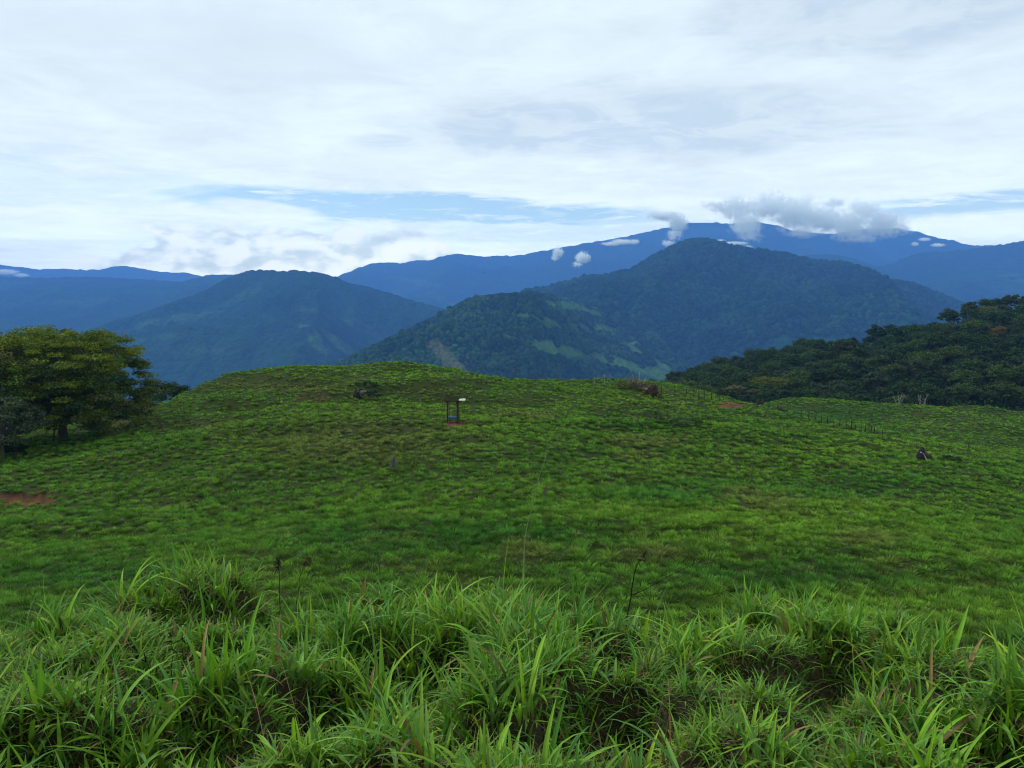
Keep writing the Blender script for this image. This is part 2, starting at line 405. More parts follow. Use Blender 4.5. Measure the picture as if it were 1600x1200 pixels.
def ground(x, y, detail=True):
    x = np.asarray(x, float); y = np.asarray(y, float)
    f = field(x, np.clip(y, 6, 400)); b = bank(x, np.minimum(y, 60)); k = 0.5
    h = np.clip(0.5 + 0.5*(b-f)/k, 0, 1); z = f*(1-h) + b*h + k*h*(1-h)
    r = np.hypot(x, y)
    # steep fall beyond the pasture so that the valley opens
    lim = 128 + 45*sstep(0.20, 0.36, x/np.maximum(y, 1))
    z = z - 0.012*np.maximum(r-lim, 0)**2
    # eroded cut at the left
    px, py = project(np.stack([x, y, z], -1))
    qq = py-782+4*(vn(px/22, px*0, 8)-0.5); m = np.where(y > 5, sstep(112, 80, px+14*(vn(py/5, px*0, 8)-.5))*np.where(qq < 0, sstep(-17, -11, qq), sstep(34, 0, qq)), 0)
    z = z - 0.75*m*(px > -400)
    if detail:
        fm = sstep(8, 14, y)
        z = z + fm*(0.34*(fbm(x/1.9, y/0.8, 3, 21)-0.5))
        z = z + fm*sstep(55, 85, y)*0.17*np.sin((z*5.0) + 5*fbm(x/9, y/9, 2, 31))   # cattle terraces
    return z

_DD = np.exp(np.linspace(np.log(1.2), np.log(175), 900))
def hit(px, py):
    """where the line of sight through a pixel meets the pasture"""
    x, y, z = ray(px, py); z = z/y; x = x/y
    g = ground(x*_DD, _DD, False); zz = z*_DD
    i = np.argmax(zz < g)
    if zz[i] >= g[i]: i = len(_DD)-1
    Y = _DD[i]; return np.array([x*Y, Y, ground(np.array([x*Y]), np.array([Y]))[0]])

# patches of bare soil and of other grass, as pixel ellipses turned into places on the ground
SOIL = [(30,781,62,12,1.0),(1142,634,22,4.5,1.0),(1180,628,12,4,0.6),(712,663,18,4.5,1.0),(735,661,14,3,0.8),(488,622,26,3.5,0.7),
        (1218,672,22,4,0.45),(1330,722,16,4,0.6),(250,684,30,4,0.35),(430,690,40,4,0.35),(560,695,30,5,0.3),(560,617,12,3,0.6),
        (175,664,50,5,0.5),(1560,705,60,4,0.4)]
DRY = [(1200,788,45,16),(1345,843,50,12),(1160,775,30,10),(560,690,180,35),(830,650,60,8),(820,870,40,20),(430,600,110,10),
       (480,610,60,8),(1010,690,60,10),(1020,870,70,12),(300,665,90,8),(660,610,60,10),(1380,845,40,8),(990,715,40,8)]
LUSH = [(1320,648,100,13),(700,840,260,26),(1080,770,150,20),(1350,760,150,22),(1010,665,70,6),(1250,900,200,20),(150,900,200,20)]
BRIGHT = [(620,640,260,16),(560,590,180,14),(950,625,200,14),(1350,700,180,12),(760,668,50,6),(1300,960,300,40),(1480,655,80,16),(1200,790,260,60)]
def ell(px, py, L, soft=0.5):
    m = np.zeros(np.shape(px))
    for e in L:
        w = e[4] if len(e) > 4 else 1.0
        q = np.sqrt(((px-e[0])/e[2])**2 + ((py-e[1])/e[3])**2)
        m = np.maximum(m, w*sstep(1+soft, 1-soft, q))
    return m
def field_cols(x, y, z):
    px, py = project(np.stack([x, y, z], -1)); n = (fbm(x/2.2, y/1.6, 4, 51)-0.5)
    wx = px + 30*(fbm(x/3, y/3, 3, 61)-0.5); wy = py + 16*(fbm(x/3, y/3, 3, 71)-0.5)
    far = y > 5
    soil = np.where(far, ell(wx*0.5+px*0.5, wy*0.4+py*0.6, SOIL, 0.35), 0)
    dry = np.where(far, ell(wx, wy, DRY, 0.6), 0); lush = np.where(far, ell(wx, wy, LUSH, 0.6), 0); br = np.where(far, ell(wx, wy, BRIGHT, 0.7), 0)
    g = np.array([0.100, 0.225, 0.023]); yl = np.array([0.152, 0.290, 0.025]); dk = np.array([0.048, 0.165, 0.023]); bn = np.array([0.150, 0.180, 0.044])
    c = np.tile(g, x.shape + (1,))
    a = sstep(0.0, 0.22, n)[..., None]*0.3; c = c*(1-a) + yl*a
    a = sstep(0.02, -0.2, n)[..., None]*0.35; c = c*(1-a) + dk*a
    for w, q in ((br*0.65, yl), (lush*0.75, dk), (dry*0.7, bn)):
        c = c*(1-w[..., None]) + q*w[..., None]
    n2 = sstep(0.60, 0.74, fbm(x/1.5+40, y/1.1, 4, 81))[..., None]*0.45; c = c*(1-n2) + bn*n2
    return c, soil

# ------------------------------------------------------------------ ground sheet (polar, round the camera)
th_f = np.linspace(-44, 44, 620); th_r = np.linspace(44, 316, 70)[1:-1]
th = np.radians(np.concatenate([th_f, th_r]))
rr = np.concatenate([[0.0], np.exp(np.linspace(np.log(0.4), np.log(330), 560))])
RR, TT = np.meshgrid(rr, th, indexing='ij'); gx = RR*np.sin(TT); gy = RR*np.cos(TT)
gz = ground(gx, gy)
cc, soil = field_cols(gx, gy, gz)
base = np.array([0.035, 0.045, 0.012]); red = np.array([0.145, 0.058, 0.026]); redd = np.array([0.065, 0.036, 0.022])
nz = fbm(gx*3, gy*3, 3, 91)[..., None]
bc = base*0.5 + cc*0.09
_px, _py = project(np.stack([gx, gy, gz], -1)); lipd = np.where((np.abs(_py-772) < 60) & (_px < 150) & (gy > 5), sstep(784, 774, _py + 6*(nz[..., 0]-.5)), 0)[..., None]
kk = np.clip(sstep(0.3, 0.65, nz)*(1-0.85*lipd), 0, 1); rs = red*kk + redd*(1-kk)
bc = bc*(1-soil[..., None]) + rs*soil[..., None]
nearb = (sstep(9, 6, gy)*1.0)[..., None]; thatch = np.array([0.055, 0.045, 0.025])*(0.6+0.8*nz)
bc = bc*(1-nearb) + thatch*nearb
nr, nt = gx.shape
i = np.arange(nr-1)[:, None]*nt; j = np.arange(nt)[None, :]; j2 = (j+1) % nt
Q = np.stack([i+j, i+nt+j, i+nt+j2, i+j2], -1).reshape(-1, 4)
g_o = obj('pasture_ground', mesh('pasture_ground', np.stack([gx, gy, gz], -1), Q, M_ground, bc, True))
tag(g_o, kind='structure')

# running horizon for culling what the crest hides
hz_t = np.linspace(-0.95, 0.95, 500); hz_y = np.exp(np.linspace(np.log(5), np.log(175), 260))
HT, HY = np.meshgrid(hz_t, hz_y, indexing='ij')
_g = ground(HT*HY, HY, False)/HY
_runmax = np.maximum.accumulate(_g, axis=1)
def visible(x, y, z, top):
    ti = np.clip(((x/y+0.95)/1.9*499).astype(int), 0, 499)
    yi = np.clip(np.searchsorted(hz_y, y*0.985)-1, 0, 259)
    return (z+top)/y > _runmax[ti, yi] - 0.0008

# ------------------------------------------------------------------ far terrain
# the valley floor under everything
vx = np.linspace(-10500, 10500, 60); vy = np.linspace(-180, 14300, 60)
VX, VY = np.meshgrid(vx, vy, indexing='ij'); VZ = -470 + 60*(fbm(VX/900, VY/900, 3, 5)-0.5)
n2_ = 60; i = np.arange(n2_-1)[:, None]*n2_; j = np.arange(n2_-1)[None, :]
Qv = np.stack([i+j, i+n2_+j, i+n2_+j+1, i+j+1], -1).reshape(-1, 4)
FOREST = np.array([0.012, 0.038, 0.011]); CLEAR = np.array([0.056, 0.125, 0.026]); BROWN = np.array([0.085, 0.095, 0.045])
M_hill_near = hill_mat('forest_slope_near', 11.0, 7.0)
M_hill_mid = hill_mat('forest_slope_mid', 26.0, 16.0)
M_hill_far = hill_mat('forest_slope_far', 60.0, 30.0)
tag(obj('valley_floor', mesh('valley_floor', np.stack([VX, VY, VZ], -1), Qv, M_hill_mid, np.tile(FOREST, (3600, 1)), True)), kind='structure')

def rot_ell(px, py, L, nx, ny):
    """rotated soft ellipses (cx, cy, rx, ry, angle in degrees, weight)"""
    m = np.zeros(px.shape)
    for cx, cy, rx, ry, a, w in L:
        a = math.radians(a); u = px-cx+nx; v = py-cy+ny
        uu = (u*math.cos(a)+v*math.sin(a))/rx; vv = (-u*math.sin(a)+v*math.cos(a))/ry
        m = np.maximum(m, w*sstep(1.45, 0.6, np.sqrt(uu*uu+vv*vv)))
    return m
def ridge(name, crest, Y, foot_dy, foot_z, amp, wl, seed, material, back=0.25, nc=420, nv=150, clear=(), brown=(), jag=0.0, conv=1.0, base=FOREST, spurs=0.0):
    """one mountain: a crest line from the photograph at its own distance, a front slope with spurs and gullies, a back slope"""
    cp = np.array(crest, float); px = np.linspace(cp[0, 0], cp[-1, 0], nc)
    # smooth interpolation of the crest
    py = np.interp(px, cp[:, 0], cp[:, 1]); ker = np.hanning(9); ker /= ker.sum()
    py = np.convolve(np.pad(py, 4, mode='edge'), ker, 'valid')
    Yc = Y*(1 + 0.05*(fbm(px/160, px*0+seed, 3, seed)-0.5)) if np.isscalar(Y) else np.interp(px, cp[:, 0], np.array(Y))
    py = py + jag*(fbm(px/7, px*0, 4, seed+3)-0.5)
    top_ = at(px, py, Yc)
    v = np.concatenate([np.linspace(-1, 0, 14)[:-1], np.linspace(0, 1, nv)**1.15])
    V_, I_ = np.meshgrid(v, np.arange(nc), indexing='ij')
    f = np.clip(V_, 0, 1); bk = np.clip(-V_, 0, 1)
    X0 = top_[I_, 0]; Y0 = top_[I_, 1]; Z0 = top_[I_, 2]
    yy = Y0 - f*foot_dy + bk*foot_dy*back*2
    xx = X0 * (1 - 0.25*f*foot_dy/Y0)
    drop = (foot_z - Z0)
    prof = f**conv
    zz = Z0 + drop*prof + bk*drop*0.9
    rn = ridged(xx/wl, yy/wl*0.55, 6, seed, 0.5) - 0.62
    g1 = (0.15*sstep(0, 0.05, f) + 0.85*sstep(0.02, 0.26, f))*(1-0.4*f)
    zz = zz + amp*rn*g1*1.6
    if spurs: zz = zz + spurs*amp*(ridged(xx/(wl*2.4), yy*0+seed, 2, seed+9)-0.6)*sstep(0.05, 0.35, f)
    lim_ = Z0/Y0*yy - 0.03*f*Y0 + 6; ex_ = zz-lim_; zz = np.where((f > 0) & (ex_ > -30), lim_ - 30*np.exp(-np.clip((ex_+30)/30, 0, 50)), zz)
    ppx, ppy = project(np.stack([xx, yy, zz], -1))
    nx = 26*(fbm(xx/wl*3, yy/wl*3, 4, seed+5)-0.5); ny = 14*(fbm(xx/wl*3+9, yy/wl*3, 4, seed+6)-0.5)
    C = np.tile(base, xx.shape+(1,))
    C = C*(0.4+1.2*fbm(xx/wl*2.5, yy/wl*2.5, 6, seed+7, 0.6))[..., None]
    mc = (rot_ell(ppx, ppy, clear, nx, ny)*sstep(0.28, 0.44, fbm(xx/wl*9, yy/wl*5, 4, seed+31)))[..., None]; C = C*(1-mc) + CLEAR*mc*(0.7+0.6*fbm(xx/wl*6, yy/wl*6, 3, seed+8))[..., None]
    mb = (rot_ell(ppx, ppy, brown, nx*0.8, ny*0.8)*(0.6+0.4*sstep(0.35, 0.55, fbm(xx/wl*12, yy/wl*8, 4, seed+32))))[..., None]; C = C*(1-mb) + BROWN*mb
    nV = len(v); ii = np.arange(nV-1)[:, None]*nc; jj = np.arange(nc-1)[None, :]
    Q_ = np.stack([ii+jj, ii+jj+1, ii+nc+jj+1, ii+nc+jj], -1).reshape(-1, 4)
    P = np.stack([xx, yy, zz], -1)
    o = obj(name, mesh(name, P, Q_, material, C, True)); tag(o, kind='structure')
    return P, C, np.maximum(mc, mb)[..., 0], f, ppx, ppy

ridge('far_mountains', [(-260,418),(-60,414),(0,413),(25,417),(60,421),(100,420),(130,422),(162,421),(176,415.5),(190,415),(215,418),(240,424),(290,426),(330,434),(400,440),(560,440),(600,428),(620,412),(640,409),(655,405.5),(672,408),(690,416),(760,430),(1500,430),(1560,386),(1600,382),(1760,380)],
      13500, 3000, -300, 160, 1800, 11, M_hill_far, jag=3)
ridge('left_plateau_hill', [(-300,436),(-60,432),(0,432),(60,434),(100,433),(160,433),(220,436),(285,440),(300,436),(325,430),(350,428),(380,429),(430,440),(520,470),(650,500)],
      8000, 3400, -400, 190, 1000, 23, M_hill_far, jag=3, clear=[(310,466,45,5,-18,0.45),(120,470,60,6,0,0.22),(370,452,20,4,-20,0.3)])
ridge('long_blue_ridge', [(380,470),(455,448),(500,440),(530,431),(560,418),(585,410.5),(600,409),(640,412),(665,409),(682,403),(700,398),(715,396.5),(735,399),(752,401.5),(770,399),(800,400),(830,396),(870,388),(910,381),(950,375),(990,367),(1015,361),(1040,356),(1070,349),(1110,347),(1150,350),(1185,347),(1212,351),(1235,360),(1300,366),(1350,358),(1400,357),(1430,361),(1455,369),(1490,378),(1520,384),(1560,384),(1620,384),(1760,388)],
      12000, 4200, -350, 460, 1600, 37, M_hill_far, jag=3.5, nc=600, clear=[(650,440,50,4,12,0.35),(700,470,30,5,20,0.4)])
ridge('right_blue_ridge', [(1180,425),(1230,405),(1260,398),(1290,397),(1330,402),(1370,416),(1395,411),(1420,399),(1450,393),(1500,391),(1540,386),(1580,379),(1600,376),(1700,362),(1800,365)],
      7800, 3000, -400, 220, 1000, 43, M_hill_far, jag=4, clear=[(1590,435,30,3,5,0.5),(1480,470,40,4,15,0.35)])
ridge('left_green_hill', [(60,560),(150,520),(200,500),(245,486),(290,470),(325,452),(345,440),(370,428),(395,422),(420,421.5),(440,424),(460,422),(490,425),(520,431),(548,442),(575,448),(600,455),(640,468),(690,482),(730,498),(800,520)],
      5000, 2200, -520, 330, 760, 53, M_hill_mid, jag=4, nc=520, nv=220,
      clear=[(225,510,48,7,-12,0.5),(295,497,45,6,-8,0.5),(240,530,50,5,-6,0.32),(490,527,34,6,42,0.75),(530,533,30,7,30,0.85),(480,478,26,5,20,0.5),(375,465,40,6,-25,0.35),(290,550,60,6,0,0.25),(560,505,20,4,30,0.4)], spurs=0.9)
P5, C5, m5, f5, px5, py5 = ridge('central_peak', [(640,520),(740,480),(800,462),(825,452),(860,446),(900,434),(950,428),(985,420),(1010,404),(1018,398),(1035,392),(1050,383),(1070,376),(1090,371),(1105,374),(1125,380),(1160,385),(1190,392),(1215,393),(1245,401),(1262,408),(1290,406),(1310,411),(1330,421),(1345,432),(1370,436),(1400,440),(1440,455),(1475,465),(1510,476),(1560,492),(1700,520)],
      4200, 1750, -430, 360, 640, 67, M_hill_mid, jag=5, nc=620, nv=240,
      clear=[(905,482,48,7,14,0.85),(960,520,34,6,20,0.9),(1020,562,45,6,28,0.7),(1080,520,40,6,10,0.22),(1400,488,30,4,10,0.45),(1290,515,26,4,-10,0.4)], spurs=0.7)
c6 = [(420,600),(480,577),(530,563),(560,554),(600,532),(622,520),(650,506),(680,492),(700,483),(720,472),(745,462),(770,460),(792,457),(812,457),(826,453),(850,458),(880,466),(915,476),(950,488),(990,500),(1030,514),(1080,533),(1130,556),(1180,585),(1260,640)]
y6 = np.interp([c[0] for c in c6], [420, 826, 880, 1000, 1130, 1260], [2300, 2350, 2700, 3300, 3500, 3500])
P6, C6, m6, f6, px6, py6 = ridge('near_wooded_hill', c6, list(y6), 1050, -380, 130, 330, 79, M_hill_near, jag=4, nc=640, nv=230,
      clear=[(870,545,42,10,16,1.0),(965,566,44,9,18,1.0),(900,481,55,7,13,0.95),(962,521,36,8,20,1.0),(850,505,50,6,16,0.7),(905,512,30,5,24,0.6),(1015,560,60,7,28,0.9),(1030,585,60,8,18,0.8),(640,560,18,6,0,0.4),(800,530,26,4,20,0.4)],
      brown=[(690,552,26,13,40,0.8),(708,572,34,13,48,0.8),(728,592,30,10,40,0.8),(676,545,16,6,10,0.6)], spurs=0.9)

# forest canopy on the nearer slopes: thousands of crowns that read as one mass
def canopy(name, P, msk, f, ppx, ppy, n, r0, r1, fmax, label, seed, hue, mmax=0.3):
    rg = np.random.default_rng(seed); nv_, nc_ = f.shape
    vis = (f > 0.0) & (f < fmax) & (msk < mmax) & (ppy < 640) & (ppx > -60) & (ppx < 1660)
    idx = np.argwhere(vis); idx = idx[(idx[:, 0] < nv_-1) & (idx[:, 1] < nc_-1)]
    area = np.linalg.norm(P[idx[:, 0]+1, idx[:, 1]]-P[idx[:, 0], idx[:, 1]], axis=1)*np.linalg.norm(P[idx[:, 0], idx[:, 1]+1]-P[idx[:, 0], idx[:, 1]], axis=1)
    k = rg.choice(len(idx), n, p=area/area.sum()); idx = idx[k]
    u, w = rg.random((n, 1)), rg.random((n, 1)); a, b = idx[:, 0], idx[:, 1]
    B = P[a, b]*(1-u)*(1-w) + P[a+1, b]*u*(1-w) + P[a, b+1]*(1-u)*w + P[a+1, b+1]*u*w
    # crown prototype: squashed 6 x 4 lumpy dome
    S_, T_ = 7, 4; phi = np.linspace(0, 2*np.pi, S_, endpoint=False); tt = np.radians([78, 48, 18, -25])
    dome = np.array([[math.cos(t)*math.cos(p), math.cos(t)*math.sin(p), math.sin(t)] for t in tt for p in phi])
    rad = rg.uniform(r0, r1, n)*np.where(rg.random(n) < 0.12, 1.4, 1.0)
    D = dome[None]*(1+0.38*(rg.random((n, S_*T_))-0.5))[..., None]*rad[:, None, None]
    D[..., 2] *= rg.uniform(0.7, 1.15, n)[:, None]
    V = B[:, None, :] + D; V[..., 2] += (rad*0.35)[:, None]
    ii = (np.arange(T_-1)*S_)[:, None]; jj = np.arange(S_)[None, :]
    q = np.stack([ii+jj, ii+S_+jj, ii+S_+(jj+1) % S_, ii+(jj+1) % S_], -1).reshape(-1, 4)
    q = np.concatenate([q, [[0, 1, 2, 3], [0, 3, 4, 5], [0, 5, 6, 6]][:2]])
    Qc = (q[None] + (np.arange(n)*S_*T_)[:, None, None]).reshape(-1, 4)
    cl_ = (0.25+1.5*fbm(B[:, 0]/150, B[:, 1]/110, 5, seed, 0.6))[:, None]
    cb_ = cl_*np.array(hue)[None]*rg.uniform(0.5, 1.6, (n, 1))*np.stack([rg.uniform(0.8, 1.35, n), np.ones(n), rg.uniform(0.8, 1.2, n)], 1)
    C = np.repeat(cb_, S_*T_, 0)
    o = obj(name, mesh(name, V, Qc, M_canopy, C, True)); tag(o, label, 'forest', kind='stuff')
M_canopy = leaf_mat('canopy', 0.1, 0.9, 0.0)
canopy('forest_canopy', P6, m6, f6, px6, py6, 22000, 3.0, 7.5, 0.7, 'dense dark green woodland covering the nearer wooded hill', 5, (0.018, 0.048, 0.014))
canopy('forest_canopy', P5, m5, f5, px5, py5, 42000, 4.5, 10.5, 0.8, 'blue green forest covering the slopes of the central peak', 6, (0.012, 0.036, 0.012), 0.45)

# ------------------------------------------------------------------ wooded hillside at the right, tree by tree
def fh_crest(px): return np.interp(px, [950,1020,1060,1100,1150,1200,1250,1300,1350,1400,1450,1500,1540,1600,1700,1850],
                                       [640,606,598,584,570,556,549,540,532,516,512,500,484,478,468,465]) + 12
def fh(px, v):                                # v: 0 crest .. 1 foot
    Yc = 400 - 30*(px-1000)/700; top_ = at(px, fh_crest(px), Yc)
    Y_ = Yc*(1-v) + 205*v; k = Y_/Yc
    x = top_[..., 0]*k; zf = at(px, 672, 205.0)[..., 2]
    z = top_[..., 2]*(1-v) + zf*v + 5*(fbm(x/28, Y_/28, 3, 14)-0.5)*np.sin(np.pi*np.clip(v, 0, 1))
    return np.stack([x, Y_, z], -1)
PX, VV = np.meshgrid(np.linspace(930, 1860, 150), np.concatenate([np.linspace(0, 1, 60)]), indexing='ij')
PF = fh(PX, VV); PB = PF[:, :1].copy(); PB = np.repeat(PB, 8, 1); t_ = np.linspace(1, 0.12, 8)[None, :]
PB[..., 1] += 120*t_; PB[..., 0] *= (1+0.3*t_); PB[..., 2] -= 90*t_**1.2
PH = np.concatenate([PB, PF], 1); nC, nV = PH.shape[:2]
i = np.arange(nC-1)[:, None]*nV; j = np.arange(nV-1)[None, :]
Qh = np.stack([i+j, i+j+1, i+nV+j+1, i+nV+j], -1).reshape(-1, 4)
M_floor = flat_mat('forest_floor', 0.95, 0.05, 0.5, 0.8, 0.4, vscale=0.4)
tag(obj('forest_hillside', mesh('forest_hillside', PH, Qh, M_floor, np.tile(np.array([0.012, 0.022, 0.009]), (nC*nV, 1)), True)), kind='structure')

def leaf_cloud(rg, pads, n_leaf, size, hues, tilt=0.6):
    """pads: (cx,cy,cz, rx,ry,rz, hue index) -> many small leaf clumps spread through flattened pads"""
    Vs = []; Cs = []
    for (cx, cy, cz, rx, ry, rz, h) in pads:
        n = int(n_leaf*rg.uniform(0.8, 1.2)); p = rg.normal(0, 1, (n, 3)); p /= np.linalg.norm(p, axis=1)[:, None]
        p *= (rg.random(n)**0.45)[:, None]; p[:, 2] = np.where(p[:, 2] < 0, p[:, 2]*0.55, p[:, 2])
        c = p*np.array([rx, ry, rz]) + np.array([cx, cy, cz])
        nrm = p*np.array([0.7, 0.7, 1.2]) + rg.normal(0, tilt, (n, 3)) + np.array([0, 0, 0.5]); nrm /= np.linalg.norm(nrm, axis=1)[:, None]
        a = np.cross(nrm, rg.normal(0, 1, (n, 3))); a /= np.linalg.norm(a, axis=1)[:, None]; b = np.cross(nrm, a)
        s = (size*rg.uniform(0.55, 1.35, n))[:, None]
        q = np.stack([c-a*s*0.5, c-b*s*0.28, c+a*s*0.5+nrm*s*0.1, c+b*s*0.28], 1)
        Vs.append(q.reshape(-1, 3))
        cc_ = np.array(hues[h])[None]*rg.uniform(0.6, 1.4, (n, 1)); Cs.append(np.repeat(cc_, 4, 0))
    V = np.concatenate(Vs); C = np.concatenate(Cs); Qf = np.arange(len(V)).reshape(-1, 4)
    return V, Qf, C
DG = [(0.018, 0.043, 0.010), (0.027, 0.059, 0.010), (0.021, 0.048, 0.014), (0.042, 0.078, 0.012), (0.034, 0.056, 0.018)]
def crown_mesh(seed, R_, H_, hue, npads=34, nl=60, size=0.75, spread=0.85, shape=0):
    rg = np.random.default_rng(seed); pads = []
    for k in range(npads):
        u = rg.random()*2*np.pi; e = np.arcsin(rg.uniform(-0.25, 1.0)); rr_ = spread*rg.uniform(0.6, 1.0)
        x = R_*rr_*math.cos(e)*math.cos(u); y = R_*rr_*math.cos(e)*math.sin(u); z = H_*(0.55 + 0.45*rr_*math.sin(e))
        if shape: z = H_*(0.72+0.28*rg.random()) - 0.25*H_*(x*x+y*y)/(R_*R_)
        pr = R_*rg.uniform(0.22, 0.42)
        pads.append((x, y, z, pr, pr, pr*rg.uniform(0.45, 0.75), int(rg.integers(0, 5)) if hue is None else hue))
    return leaf_cloud(rg, pads, nl, size, DG)
def trunk_mesh(seed, H_, r):
    rg = np.random.default_rng(seed); parts = [tube(wobble((0, 0, -1.5), (rg.normal(0, .4), rg.normal(0, .4), H_*0.75), 6, 0.15, rg), np.linspace(r, r*0.35, 6), 6, (0.10, 0.09, 0.07))]
    for k in range(4):
        u = rg.random()*6.28; z0 = H_*rg.uniform(0.3, 0.5)
        parts.append(tube(wobble((0, 0, z0), (H_*0.3*math.cos(u), H_*0.3*math.sin(u), z0+H_*0.3), 5, 0.15, rg), np.linspace(r*0.45, r*0.12, 5), 6, (0.10, 0.09, 0.07)))
    return join(parts)
protos = []
for k in range(8):
    H_ = [10, 12, 9, 11, 13, 8, 10, 12][k]; R_ = [5.0, 5.6, 4.6, 6.2, 5.2, 4.2, 6.5, 4.8][k]
    cm = mesh('crown', *((lambda q: (q[0], q[1], M_leaf, q[2]))(crown_mesh(100+k, R_, H_, k % 5, 40, 62, 0.85, shape=(k in (3, 6))))))
    tmh = trunk_mesh(200+k, H_, 0.32); tm = mesh('trunk', tmh[0], tmh[1], M_bark, tmh[2], True)
    protos.append((cm, tm))
def recol(cm, mul):
    m2 = cm.copy(); a = m2.color_attributes['col'] if 'col' in m2.color_attributes else m2.color_attributes[0]
    n = len(m2.vertices); b = np.zeros(n*4, np.float32); a.data.foreach_get('color', b); b = b.reshape(-1, 4)
    lum = b[:, 1:2]/b[:, 1].mean(); b[:, :3] = np.array(mul)[None]*lum; a.data.foreach_set('color', b.ravel()); return m2
orange_c = recol(protos[3][0], (0.13, 0.10, 0.012)); yel_c = recol(protos[6][0], (0.09, 0.105, 0.014)); tan_c = recol(protos[5][0], (0.12, 0.115, 0.05))
grey_c = recol(protos[1][0], (0.045, 0.07, 0.045))
rg = np.random.default_rng(42)
pts = []
cand = []
for _ in range(26000):
    px_ = rg.uniform(1015, 1690); v_ = rg.uniform(0.0, 0.93); cand.append((px_, v_))
cand = np.array(cand); CP3 = fh(cand[:, 0], cand[:, 1]); keep = []
for k in range(len(cand)):
    p = CP3[k]; Yw = p[1]
    md = 7.2
    if all((p[0]-CP3[q][0])**2 + (p[1]-CP3[q][1])**2 > md*md for q in keep): keep.append(k)
    if len(keep) >= 297: break
specials = {'orange': (1552, 508), 'orange2': (1345+197, 484), 'yellow': (1500, 515)}
def forest_tree(p, cm, tm, sc, rz, label, group='trees of the dark forest on the right hillside'):
    r_ = empty('forest_tree', tuple(p)); r_.scale = (sc, sc, sc*rg.uniform(0.85, 1.1)); r_.rotation_euler = (0, 0, rz)
    c_ = obj('crown', cm, r_); t_o = obj('trunk', tm, r_)
    tag(r_, label, 'tree', group); return r_
kp = np.array([CP3[k] for k in keep]); kx, ky = project(kp)
def nearest(px_, py_):
    return int(np.argmin((kx-px_)**2 + ((ky-22)-py_)**2))
i_or = nearest(1555, 510); i_or2 = nearest(1345+190, 482); i_y = nearest(1505, 515); i_gr = nearest(1290, 575); 
for k in range(len(keep)):
    w = int(rg.integers(0, 8)); cm, tm = protos[w]
    tone_ = ['deep green', 'mid green', 'dull green', 'light green', 'grey-green'][w % 5]; habit = 'flat-topped' if w in (3, 6) else 'round-topped'
    vz = 'on the skyline' if cand[keep[k], 1] < 0.12 else 'high up' if cand[keep[k], 1] < 0.4 else 'halfway down' if cand[keep[k], 1] < 0.72 else 'at the foot'
    hz_ = 'left end' if kx[k] < 1180 else 'left half' if kx[k] < 1310 else 'middle' if kx[k] < 1440 else 'right half' if kx[k] < 1540 else 'right end'
    lab = '%s %s tree %s in the %s of the forested right hillside' % (tone_, habit, vz, hz_)
    sc = rg.uniform(0.62, 0.98)
    if k == i_or: cm = orange_c; sc = 0.6; lab = 'orange flowering tree high on the forested right hillside'
    elif k == i_or2: cm = yel_c; sc = 0.7; lab = 'yellowish tree near the top of the forested right hillside'
    forest_tree(kp[k], cm, tm, sc, rg.uniform(0, 6.28), lab)
# tall one that breaks the skyline
tp = fh(np.array(1548.0), np.array(0.02)); forest_tree(tp, protos[6][0], protos[6][1], 1.0, 1.0, 'tallest flat-topped tree breaking the skyline of the right hillside')
# pale scrub at the forest edge, behind the red path
for (px_, py_, lab, s_) in ((1150, 604, 'pale tan bush at the foot of the forest behind the crest', 0.42), (1178, 608, 'pale dry bush at the forest edge, right of the tan one', 0.36), (1200, 598, 'yellow green bush at the forest edge above the red path', 0.5)):
    p = at(px_, py_+10, 200.0); r_ = empty('bush', tuple(p)); r_.scale = (s_*1.5, s_, s_*0.6)
    obj('crown', tan_c if px_ != 1200 else yel_c, r_); obj('trunk', protos[5][1], r_); tag(r_, lab, 'bush', 'bushes at the foot of the forest')
# understorey filling between the trunks
up = fh(rg.uniform(960, 1750, 4200), rg.uniform(0.01, 1.0, 4200))
pads = [(p[0], p[1], p[2]+rg.uniform(0.5, 4.5), *([rg.uniform(1.8, 3.2)]*2), 1.8, int(rg.integers(0, 4))) for p in up]
uv = leaf_cloud(rg, pads, 26, 0.95, DG)
tag(obj('undergrowth', mesh('undergrowth', uv[0], uv[1], M_leaf, uv[2]*0.8)), 'dark green undergrowth between the trees of the right hillside', 'undergrowth', kind='stuff')

# pale dead tree tops standing at the forest edge
def dead_top(px_, py_, Y_, Hh, sd, label):
    rg2 = np.random.default_rng(sd); p = at(px_, py_, Y_); r_ = empty('dead_tree', tuple(p)); parts = []
    for k in range(4):
        u = rg2.uniform(-1, 1); tipp = np.array([u*Hh*0.8, rg2.normal(0, .3), Hh*rg2.uniform(0.7, 1.1)])
        P_ = wobble((0, 0, -1), tipp, 6, 0.12, rg2); parts.append(tube(P_, np.linspace(0.12, 0.03, 6), 6, (0.20, 0.19, 0.16)))
        for q in range(2):
            b = P_[3+q]; parts.append(tube(wobble(b, b+np.array([rg2.normal(0, .8), rg2.normal(0, .3), 0.7]), 4, 0.06, rg2), np.linspace(0.06, 0.02, 4), 6, (0.20, 0.19, 0.16)))
    v_, q_, c_ = join(parts); obj('trunk', mesh('trunk', v_, q_, M_bark, c_, True), r_); tag(r_, label, 'dead tree', 'bare trees at the forest edge')
dead_top(1404, 634, 170.0, 2.9, 1, 'bare pale dead tree at the forest edge, left of two')
dead_top(1440, 634, 170.0, 2.5, 2, 'bare pale dead tree at the forest edge, right of two')

